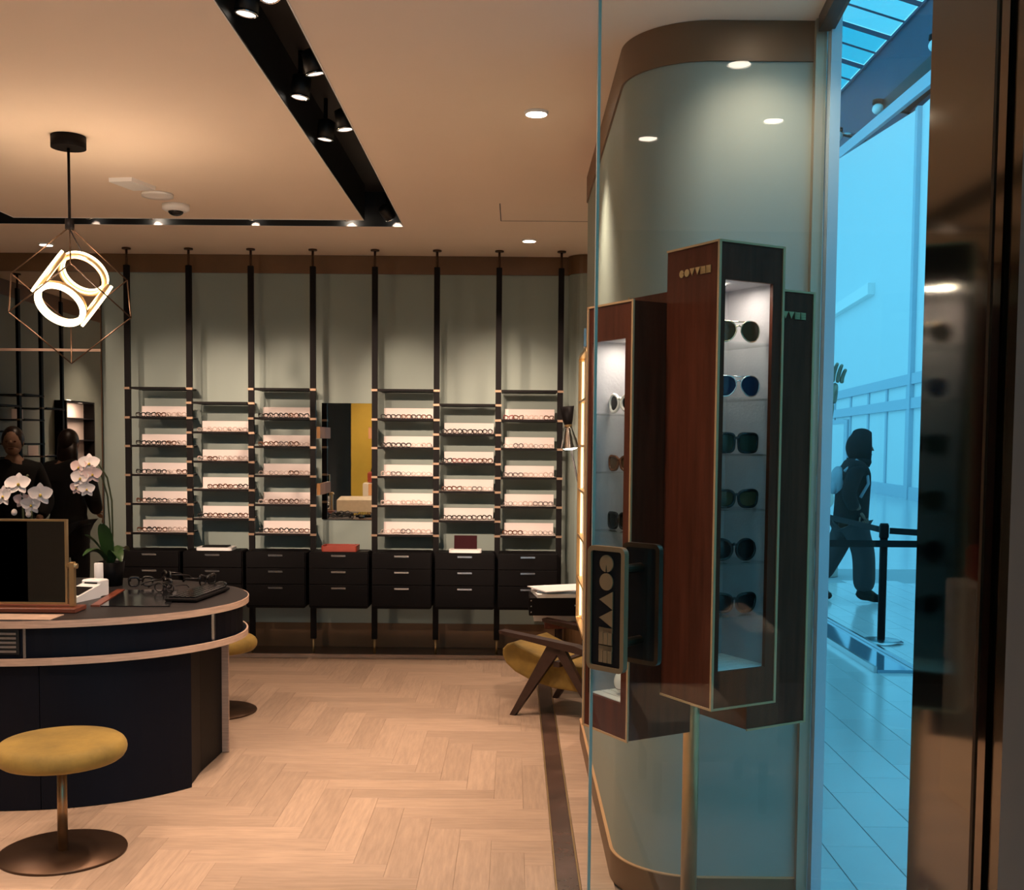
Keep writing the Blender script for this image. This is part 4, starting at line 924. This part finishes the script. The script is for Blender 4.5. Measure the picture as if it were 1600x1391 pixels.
# ================================================================== THE MALL OUTSIDE THE WINDOW
mfl = MB().box(1.03, 60, 2.4, 110, -.06, -.006).box(1.1, 60, -20, 2.4, -.06, -.006).box(LEFT - .3, 1.1, -20, 2.28, -.06, -.006).build('floor_mall', M['grout'], kind='structure', label='pale tiled mall floor outside the window')
tw, tl = .22, .46; tm = MB().box(-tw / 2 + .002, tw / 2 - .002, -tl / 2 + .002, tl / 2 - .002, -.006, 0, bev=.001).mesh('floor_tile', mats=[M['tile']])
cnt = 0; far = MB()
for i in range(26):
    for j in range(26):
        x = 1.03 + tw * (i + .5); y = 2.5 + tl * (j + (.5 if i % 2 else 0))
        if .27 * y - .5 < x < .40 * y + .5 and y < 13:
            if cnt < 250 and y < 9.5:
                o = bpy.data.objects.new('floor_tile', tm); COL.objects.link(o); o.parent = mfl; o.location = Vector((x, y, 0)) - ROOT[mfl.name]; cnt += 1
            else: far.box(x - tw / 2 + .002, x + tw / 2 - .002, y - tl / 2 + .002, y + tl / 2 - .002, -.006, 0)
        elif y < 13: far.box(x - tw / 2 + .002, x + tw / 2 - .002, y - tl / 2 + .002, y + tl / 2 - .002, -.006, 0)
far.box(1.03, 60, 14.3, 110, -.006, -.0005).box(6.76, 60, -20, 14.3, -.006, -.0005)
far.build('floor_tiles_far', M['tile'], mfl, kind='stuff')
MB().box(2.57, 2.83, 7.73, 11.6, .0005, .022).build('floor_channel', M['channel'], None, label='glossy blue floor channel with steel rails in the mall', cat='floor channel')
ch = bpy.data.objects['floor_channel']
for x in (2.545, 2.833): MB().box(x, x + .022, 7.73, 11.6, .0005, .045).build('rail', M['steel'], ch)

# hoarding: runs away along the mall
def HX_(y): return 11.95 + (y - 32.65) * .0967
def hpt(y, z, d=0): return (HX_(y) - d, y, z)
hd = empty('hoarding', (12.6, 40, 0), 'tall white construction hoarding with a panelled lower part', 'hoarding')
def hslab(name, m, y0, y1, z0a, z1a, d0, d1, z0b=None, z1b=None):
    z0b = z0a if z0b is None else z0b; z1b = z1a if z1b is None else z1b
    vs = [hpt(y0, z0a, d0), hpt(y1, z0b, d0), hpt(y1, z1b, d0), hpt(y0, z1a, d0), hpt(y0, z0a, d1), hpt(y1, z0b, d1), hpt(y1, z1b, d1), hpt(y0, z1a, d1)]
    return MB().add(vs, [(0, 1, 2, 3), (7, 6, 5, 4), (0, 4, 5, 1), (1, 5, 6, 2), (2, 6, 7, 3), (3, 7, 4, 0)]).build(name, m, hd)
hslab('upper_panel', M['hoarding'], 25, 33.2, 3.75, 11.2, 0, .1, z1b=11.6); hslab('upper_panel', M['hoarding'], 33.25, 46.0, 3.75, 11.6, 0, .1, z1b=13.3); hslab('upper_panel', M['hoarding'], 46.05, 52, 3.75, 13.3, 0, .1, z1b=10.8)
hslab('top_rail', M['hframe'], 25, 46, 11.2, 11.6, -.02, .14, z0b=13.3, z1b=13.7); hslab('top_rail', M['hframe'], 46, 52, 13.3, 13.7, -.02, .22, z0b=10.8, z1b=11.2)
for y in (33.2, 31.6): hslab('post', M['hframe'], y, y + .28, 0, 11.6, .1, .24)
for z in (3.45, 2.72): hslab('rail', M['hframe'], 25, 52, z, z + .32, .1, .2)
hslab('kick_rail', M['hframe'], 25, 52, 0, .38, .1, .2)
ms = [25, 28.5, 31.0, 33.87, 36.5, 39.2, 42.25, 45.4, 48.5, 52]
for a, b in zip(ms, ms[1:]):
    hslab('pane', M['hoarding'], a + .12, b - .12, 3.03, 3.46, 0, .1); hslab('lower_panel', M['hoarding'], a + .12, b - .12, .37, 2.73, 0, .1)
    hslab('mullion', M['hframe'], a - .11, a + .11, .3, 3.5, .05, .15)
hslab('door_leaf', M['hoarding'], 43.0, 46.4, .05, 2.45, .13, .2); hslab('door_frame', M['hframe'], 42.4, 43.0, .0, 2.6, .1, .22); hslab('door_frame', M['hframe'], 43.0, 46.8, 2.45, 2.62, .1, .22)
hslab('ledge', M['white'], 38.8, 52, 6.85, 7.25, .1, .35)
# bulkhead, skylight
MB().box(14.0, 14.6, 18, 100, 0, 16.8).build('wall_bulkhead', M['bulkhead'], kind='structure', label='dark slate bulkhead wall above the hoarding')
MB().box(13.1, 14.0, 24, 40.6, 13.55, 14.0).build('soffit', M['slot'], kind='structure', label='black soffit panel above the hoarding')
sky = empty('skylight', (9, 45, 16.8), 'long glazed skylight over the mall', 'skylight')
skl = lambda x: 16.8 + (14 - x) * .30
for i in range(43):
    y = 20 + i * 1.6
    MB().bar((14, y, skl(14)), (1.5, y, skl(1.5)), .05 if i % 2 else .10, .06 if i % 2 else .14).build('rafter', M['bulkhead'], sky)
for x in (13.9, 11.6, 9.3, 7.0, 4.7): MB().bar((x, 20, skl(x) - .05), (x, 88, skl(x) - .05), .08, .10).build('purlin', M['bulkhead'], sky)
paneB = glass('sky_pane_pale', (.60, .84, .86), 1.3, .3); paneA = glass('sky_pane_clear', (.33, .74, .80), 1.3, .3); 
for i in range(21):
    y = 20 + i * 3.2
    for j, x in enumerate((13.9, 11.6, 9.3)):
        x2 = x - 2.3
        MB().add([(x, y + .06, skl(x) + .1), (x, y + 3.14, skl(x) + .1), (x2, y + 3.14, skl(x2) + .1), (x2, y + .06, skl(x2) + .1), (x, y + .06, skl(x) + .12), (x, y + 3.14, skl(x) + .12), (x2, y + 3.14, skl(x2) + .12), (x2, y + .06, skl(x2) + .12)], [(3, 2, 1, 0), (4, 5, 6, 7), (0, 1, 5, 4), (1, 2, 6, 5), (2, 3, 7, 6), (3, 0, 4, 7)]).build('sky_pane', (paneB if (i + j) % 3 == 0 else paneA), sky)
for y, z, nm in ((35.2, 14.1, 'nearest the bronze jamb'), (40.6, 13.75, 'in the middle of the row'), (45.6, 14.15, 'farthest along the hoarding')):
    t = empty('floodlight', (13.9, y, z), f'small floodlight on an arm above the hoarding, {nm}', 'floodlight', 'floodlights above the hoarding')
    MB().tube([(13.93, y, z), (13.1, y, z + .05)], .06, 8).build('arm', M['steel'], t); MB().tube([(13.93, y - .5, z - .35), (13.1, y, z)], .04, 8).build('brace', M['black'], t)
    MB().ell((12.95, y, z - .05), (.20, .24, .19), 14, 10).build('head', M['white'], t); MB().cyl((12.95, y, z + .12), .2, .14, 14).build('bracket', M['black'], t)

# barrier posts and belts
def barrier(x, y, label):
    t = empty('barrier_post', (x, y, 0), label, 'barrier post', 'belt barrier posts')
    MB().lathe([(.17, .0005), (.175, .010), (.15, .022), (.03, .03)], (x, y, 0), 32).build('base', M['steel'], t)
    MB().cyl((x, y, .025), .031, .83, 20).build('post', M['black'], t); MB().lathe([(.036, 0), (.038, .01), (.038, .10), (.030, .118)], (x, y, .855), 20).build('belt_head', M['black'], t)
barrier(3.0, 8.955, 'black belt barrier post standing right of the walking person'); barrier(3.03, 12.35, 'far belt barrier post behind the walking person'); barrier(4.75, 8.955, 'belt barrier post hidden behind the bronze jamb'); barrier(1.75, 8.955, 'belt barrier post hidden behind the partition'); barrier(4.4, 7.6, 'near belt barrier post behind the bronze jamb')
MB().bar((1.79, 8.915, .81), (4.71, 8.915, .81), .004, .055).build('barrier_belt', M['cloth'], None, label='black belt crossing the window in front of the walking person', cat='belt', group='barrier belts')
MB().bar((3.03, 12.305, .915), (3.0, 9.0, .915), .004, .05).build('barrier_belt', M['cloth'], None, label='black belt running back from the barrier post', cat='belt', group='barrier belts')
MB().bar((3.035, 8.925, .915), (4.36, 7.635, .915), .004, .05).build('barrier_belt', M['cloth'], None, label='black belt running towards the bronze jamb', cat='belt', group='barrier belts')

# ------------------------------------------------------------------ people
def skin_body(name, verts, edges, radii, m, parent, loc, sub=2, rootv=0):
    me = bpy.data.meshes.new(name); me.from_pydata([tuple(Vector(v) - Vector(loc)) for v in verts], edges, [])
    o = bpy.data.objects.new(name, me); COL.objects.link(o); me.materials.append(m); o.parent = parent
    md = o.modifiers.new('skin', 'SKIN'); sv = me.skin_vertices[0].data if me.skin_vertices else None
    if sv is None:
        bm = bmesh.new(); bm.from_mesh(me); bm.verts.layers.skin.verify(); bm.to_mesh(me); bm.free(); sv = me.skin_vertices[0].data
    for i, r in enumerate(radii): sv[i].radius = r if isinstance(r, tuple) else (r, r); sv[i].use_root = (i == rootv)
    md.use_smooth_shade = True; s_ = o.modifiers.new('sub', 'SUBSURF'); s_.levels = sub; s_.render_levels = sub
    ROOT[o.name] = Vector(loc); return o
def hand(parent, wrist, direction, palmn, m, s=1.0):
    d = Vector(direction).normalized(); n = Vector(palmn); n = (n - d * n.dot(d)).normalized(); sd = d.cross(n); w = Vector(wrist); loc = ROOT[parent.name]
    pv = [w, w + d * .045 * s, w + d * .085 * s]; o = skin_body('hand', pv, [(0, 1), (1, 2)], [(.022 * s, .016 * s), (.034 * s, .013 * s), (.034 * s, .011 * s)], m, parent, loc, 1)
    for k, (off_, L) in enumerate(((-.026, .062), (-.009, .072), (.009, .068), (.025, .052))):
        b = w + d * .08 * s + sd * off_ * s; skin_body('finger', [b, b + d * L * .45 * s, b + d * L * .8 * s + n * .012 * s, b + d * L * s + n * .026 * s], [(0, 1), (1, 2), (2, 3)], [.0088 * s, .0085 * s, .008 * s, .0065 * s], m, o, loc, 1)
    b = w + d * .03 * s - sd * .026 * s; skin_body('thumb', [b, b + d * .03 * s - sd * .022 * s, b + d * .058 * s - sd * .026 * s + n * .01 * s], [(0, 1), (1, 2)], [.011 * s, .0095 * s, .0075 * s], m, o, loc, 1)
def head(parent, c, face, skin_m, hair_m=None, hood=None, long_hair=False, tall=.225):
    fz = math.atan2(face[1], face[0]) - PI / 2; loc = ROOT[parent.name]; Hm = T(c[0], c[1], c[2], fz) ; h = tall / 2
    mb = MB().ell((0, 0, 0), (h * .68, h * .82, h), 24, 18, M=Hm); mb.ell((0, h * .25, -h * .55), (h * .5, h * .52, h * .45), 18, 12, M=Hm)
    mb.lathe([(h * .16, -.0), (h * .05, h * .30)], (0, h * .80, -h * .20), 8, Hm)
    for s_ in (-1, 1): mb.ell((s_ * h * .69, -h * .05, -h * .05), (h * .08, h * .16, h * .26), 10, 8, M=Hm)
    hd_ = mb.build('head', skin_m, parent)
    ey = MB()
    for s_ in (-1, 1): ey.ell((s_ * h * .28, h * .76, 0), (h * .10, h * .06, h * .055), 8, 6, M=Hm)
    ey.ell((0, h * .76, -h * .50), (h * .24, h * .06, h * .05), 10, 6, M=Hm); ey.build('eyes_and_mouth', M['fr_tort'], hd_)
    if hair_m:
        hb_ = MB().ell((0, -h * .14, h * .16), (h * .78, h * .86, h * .98), 24, 16, M=Hm)
        if long_hair: hb_.lathe([(h * .45, -h * 3.2), (h * .78, -h * 2.2), (h * .85, -h * .9), (h * .78, 0)], (0, -h * .32, 0), 20, Hm, sy=.62)
        hb_.build('hair', hair_m, parent)
    if hood:
        # a hood: an open shell round the head
        vs = []; fs = []; n, m_ = 24, 14
        for j in range(m_ + 1):
            tt = PI * (.02 + .70 * j / m_)
            for i in range(n):
                a = 2 * PI * i / n; rx_, rz_, ry_ = h * 1.08, h * 1.30, h * 1.22
                vs.append((rx_ * math.sin(tt) * math.cos(a), -ry_ * math.cos(tt) * .95 + .0, rz_ * math.sin(tt) * math.sin(a) + h * .05 + (h * .18 if math.sin(a) > .9 and j > 5 else 0)))
        for j in range(m_):
            for i in range(n): k = (i + 1) % n; fs.append((j * n + i, j * n + k, (j + 1) * n + k, (j + 1) * n + i))
        k0 = len(vs); vs += [(x * .93, y * .95, z * .93) for x, y, z in vs]; fs += [tuple(k0 + q for q in reversed(f)) for f in fs]
        fs += [(m_ * n + i, m_ * n + (i + 1) % n, k0 + m_ * n + (i + 1) % n, k0 + m_ * n + i) for i in range(n)]
        MB().add(vs, fs, True, Hm).lathe([(h * .80, -h * 1.45), (h * .95, -h * 1.1), (h * .9, -h * .75)], (0, -h * .15, 0), 20, Hm).build('hood', hood, parent)

# walking person in a hood, seen from the side, walking to the right
PYM = 11.32; loc = (3.45, PYM, 0)
t = empty('person', loc, 'person in black hooded jacket and dark trousers walking past with a pale backpack', 'person')
V = lambda x, z, y=0: (x, PYM + y, z)
bd = [V(3.45, .90), V(3.46, 1.10), V(3.47, 1.32), V(3.49, 1.45), V(3.51, 1.53),
      V(3.46, .86, -.09), V(3.57, .50, -.09), V(3.575, .10, -.09), V(3.68, .05, -.11),
      V(3.44, .86, .09), V(3.335, .52, .09), V(3.155, .20, .09), V(3.26, .05, .07),
      V(3.45, 1.38, -.19), V(3.36, 1.12, -.25), V(3.46, .95, -.24), V(3.47, 1.38, .19), V(3.44, 1.1, .24), V(3.54, .93, .22)]
ed = [(0, 1), (1, 2), (2, 3), (3, 4), (0, 5), (5, 6), (6, 7), (7, 8), (0, 9), (9, 10), (10, 11), (11, 12), (2, 13), (13, 14), (14, 15), (2, 16), (16, 17), (17, 18)]
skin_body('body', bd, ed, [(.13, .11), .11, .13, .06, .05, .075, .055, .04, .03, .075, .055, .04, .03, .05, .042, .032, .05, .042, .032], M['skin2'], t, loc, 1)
jk = [V(3.445, .80), V(3.45, 1.02), V(3.465, 1.22), V(3.47, 1.36), V(3.49, 1.46)] + [V(3.44, 1.37, -.19), V(3.33, 1.13, -.27), V(3.41, .95, -.26), V(3.47, 1.37, .19), V(3.44, 1.1, .26), V(3.53, .95, .23)]
skin_body('jacket', jk, [(0, 1), (1, 2), (2, 3), (3, 4), (3, 5), (5, 6), (6, 7), (3, 8), (8, 9), (9, 10)], [(.17, .20), (.165, .19), (.16, .19), (.14, .17), (.09, .09), .085, .085, .065, .085, .08, .065], M['cloth'], t, loc, 2, 1)
tr_ = [V(3.445, .88), V(3.47, .78, -.08), V(3.565, .50, -.09), V(3.575, .09, -.09), V(3.43, .78, .08), V(3.32, .52, .09), V(3.165, .22, .09)]
skin_body('trousers', tr_, [(0, 1), (1, 2), (2, 3), (0, 4), (4, 5), (5, 6)], [(.16, .16), .135, .12, .115, .135, .12, .10], M['trouser'], t, loc, 2)
for (ax, az, tx, tz, y) in ((3.575, .085, 3.70, .04, -.09), (3.13, .155, 3.245, .045, .09)):
    MB().tube([V(ax - .075, az - .015, y), V(ax - .05, az, y), V(ax, az + .005, y), V(ax + .06, (az + tz) / 2 + .012, y - .005), V(tx - .01, tz + .008, y - .01), V(tx + .035, tz, y - .012), V(tx + .05, tz - .005, y - .012)], [.02, .055, .066, .058, .045, .034, .012], 12).build('shoe', M['black'], t)
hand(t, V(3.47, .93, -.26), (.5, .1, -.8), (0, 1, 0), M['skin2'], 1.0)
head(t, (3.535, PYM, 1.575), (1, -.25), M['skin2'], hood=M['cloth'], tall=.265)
bp_ = MB(); bp_.ell((3.315, PYM + .03, 1.24), (.075, .14, .15), 18, 12); bp_.ell((3.27, PYM + .03, 1.19), (.045, .10, .09), 14, 10); bp_.build('backpack', M['bag'], t)
for y_ in (-.14, .12): MB().tube([V(3.33, 1.34, y_), V(3.45, 1.455, y_ * 1.0), V(3.545, 1.38, y_ * 1.18), V(3.56, 1.22, y_ * 1.32), V(3.48, 1.08, y_ * 1.4)], .017, 6).build('strap', M['bag'], t)

# raised hand sculpture behind the person
sx_, sy_ = 3.83, 13.6; t = empty('hand_sculpture', (sx_, sy_, 0), 'bronze sculpture of a raised hand standing behind the walking person', 'sculpture')
loc = (sx_, sy_, 0)
skin_body('arm', [(sx_ - .10, sy_, .3), (sx_ - .12, sy_, .8), (sx_ - .08, sy_, 1.5), (sx_ - .02, sy_, 2.0), (sx_ + .02, sy_, 2.16)], [(0, 1), (1, 2), (2, 3), (3, 4)], [.17, .14, .12, .085, .08], M['bronze_art'], t, loc, 2)
hand(t, (sx_ + .05, sy_, 2.10), (.10, 0, 1), (.1, -1, 0), M['bronze_art'], 3.3)
MB().lathe([(.26, .001), (.26, .28), (.20, .32)], (sx_ - .1, sy_, 0), 24).build('plinth', M['stone'], t)
MB().ell((sx_ - .12, sy_ - .3, 1.18), (.34, .10, .06), 18, 10).build('wing_plate', M['stone'], t)
MB().ell((sx_ - .15, sy_ - .1, .95), (.22, .2, .17), 18, 10).build('stone_mass', M['stone'], t)

# people reflected in the tall mirror
def standing(x, y, face, label, long_hair, hgt, skinm):
    t = empty('person', (x, y, 0), label, 'person'); loc = (x, y, 0); a = math.atan2(face[1], face[0]) - PI / 2; Rm = T(x, y, 0, a, s=hgt / 1.68); W = lambda px, py, pz: tuple(Rm @ Vector((px, py, pz)))
    vs = [W(0, 0, .92), W(0, 0, 1.12), W(0, 0, 1.32), W(0, 0, 1.42), W(0, .01, 1.5), W(-.09, 0, .86), W(-.10, .02, .48), W(-.10, -.02, .08), W(-.11, .10, .04), W(.09, 0, .86), W(.10, .02, .48), W(.10, -.02, .08), W(.11, .10, .04), W(-.18, 0, 1.36), W(-.24, -.02, 1.08), W(-.20, .14, .95), W(.18, 0, 1.36), W(.24, -.02, 1.08), W(.20, .14, .95)]
    eds = [(0, 1), (1, 2), (2, 3), (3, 4), (0, 5), (5, 6), (6, 7), (7, 8), (0, 9), (9, 10), (10, 11), (11, 12), (2, 13), (13, 14), (14, 15), (2, 16), (16, 17), (17, 18)]
    skin_body('body', vs, eds, [(.13, .10), .10, .12, .06, .048, .075, .052, .04, .035, .075, .052, .04, .035, .05, .04, .03, .05, .04, .03], skinm, t, loc, 1)
    cv = [W(0, 0, .55), W(0, 0, .85), W(0, 0, 1.1), W(0, 0, 1.32), W(0, 0, 1.44), W(-.17, 0, 1.36), W(-.245, -.02, 1.08), W(-.20, .12, .97), W(.17, 0, 1.36), W(.245, -.02, 1.08), W(.20, .12, .97)]
    skin_body('coat', cv, [(0, 1), (1, 2), (2, 3), (3, 4), (3, 5), (5, 6), (6, 7), (3, 8), (8, 9), (9, 10)], [(.21, .16), (.19, .15), (.165, .13), (.16, .12), (.07, .07), .075, .07, .055, .075, .07, .055], M['coat'], t, loc, 2, 2)
    skin_body('trousers', [W(0, 0, .90), W(-.09, 0, .82), W(-.10, .02, .48), W(-.10, -.02, .10), W(.09, 0, .82), W(.10, .02, .48), W(.10, -.02, .10)], [(0, 1), (1, 2), (2, 3), (0, 4), (4, 5), (5, 6)], [.14, .10, .08, .07, .10, .08, .07], M['trouser'], t, loc, 2)
    for s_ in (-1, 1):
        MB().tube([W(s_ * .10, -.09, .04), W(s_ * .10, -.07, .055), W(s_ * .10, -.01, .06), W(s_ * .105, .06, .055), W(s_ * .11, .13, .042), W(s_ * .11, .165, .035)], [.015, .042, .052, .048, .036, .012], 12).build('shoe', M['black'], t)
        hand(t, W(s_ * .20, .14, .95), Rm.to_3x3() @ Vector((0, .8, -.4)), Rm.to_3x3() @ Vector((-s_, 0, 0)), skinm)
    hc = W(0, .03, 1.575); head(t, hc, face, skinm, M['hair'], long_hair=long_hair, tall=.22 * hgt / 1.68)
standing(-3.86, 7.30, (.15, -1), 'person in a black coat with long dark hair, back to the tall mirror', True, 1.67, M['skin'])
standing(-4.02, 7.98, (.25, 1), 'person in a black coat facing the tall mirror, at its left', False, 1.68, M['skin'])

# ================================================================== SHOP WINDOW SIDE, seen only in the narrow mirror
MB().box(-2.72, -2.60, 2.70, 2.85, 0, 2.99).build('column', M['black'], None, label='slim black column reflected in the narrow mirror', cat='column')
MB().box(-3.6, -2.75, 1.62, 1.66, 0, 2.6).build('partition_panel', M['greypaint'], None, label='grey panel reflected at the left of the narrow mirror', cat='panel')
MB().box(-2.45, -2.1, .22, .26, 0, 2.8).build('partition_panel', M['yellowpaint'], None, label='yellow display panel reflected in the narrow mirror', cat='panel')
MB().box(-2.1, -1.75, .30, .34, 0, 2.8).build('partition_panel', M['creampaint'], None, label='cream display panel reflected in the narrow mirror', cat='panel')
MB().box(-1.75, -1.2, .24, .28, 0, 2.8).build('partition_panel', M['yellowpaint'], None, label='second yellow panel reflected at the right of the narrow mirror', cat='panel')
t = empty('lounge_seat', (-2.1, 1.95, 0), 'cream lounge seat reflected in the narrow mirror', 'seat')
MB().box(-2.42, -1.85, 1.80, 2.22, .22, .46, bev=.05).build('cushion', M['creamfabric'], t); MB().box(-2.42, -1.85, 1.66, 1.80, .22, .85, bev=.05).build('backrest', M['creamfabric'], t)
for x in (-2.38, -1.89):
    for y in (1.71, 2.17): MB().cyl((x, y, 0), .02, .22, 10).build('leg', M['darkwood'], t)
t = empty('handbag', (-1.9, .70, 1.0), 'red handbag on a cream plinth reflected in the narrow mirror', 'handbag')
MB().box(-2.14, -1.90, .63, .75, 1.0, 1.16, bev=.02).build('bag_body', M['redleather'], t)
MB().tube([(-2.02 + .07 * math.cos(a), 0.69, 1.155 + .11 * math.sin(a)) for a in [PI * i / 10 for i in range(11)]], .010, 6).build('strap', M['darkwood'], t)
MB().box(-2.2, -1.84, .57, .81, 0, .999, bev=.01).build('plinth', M['creampaint'], None, label='cream plinth under the red handbag in the narrow mirror', cat='plinth')

MB().box(6.6, 7.0, -6, 10.5, 0, 3.6).build('wall_mall_block', M['mallwall'], kind='structure', label='dark unseen wall added across the mall to block daylight')  # added out of view to keep blue daylight off the tower cases
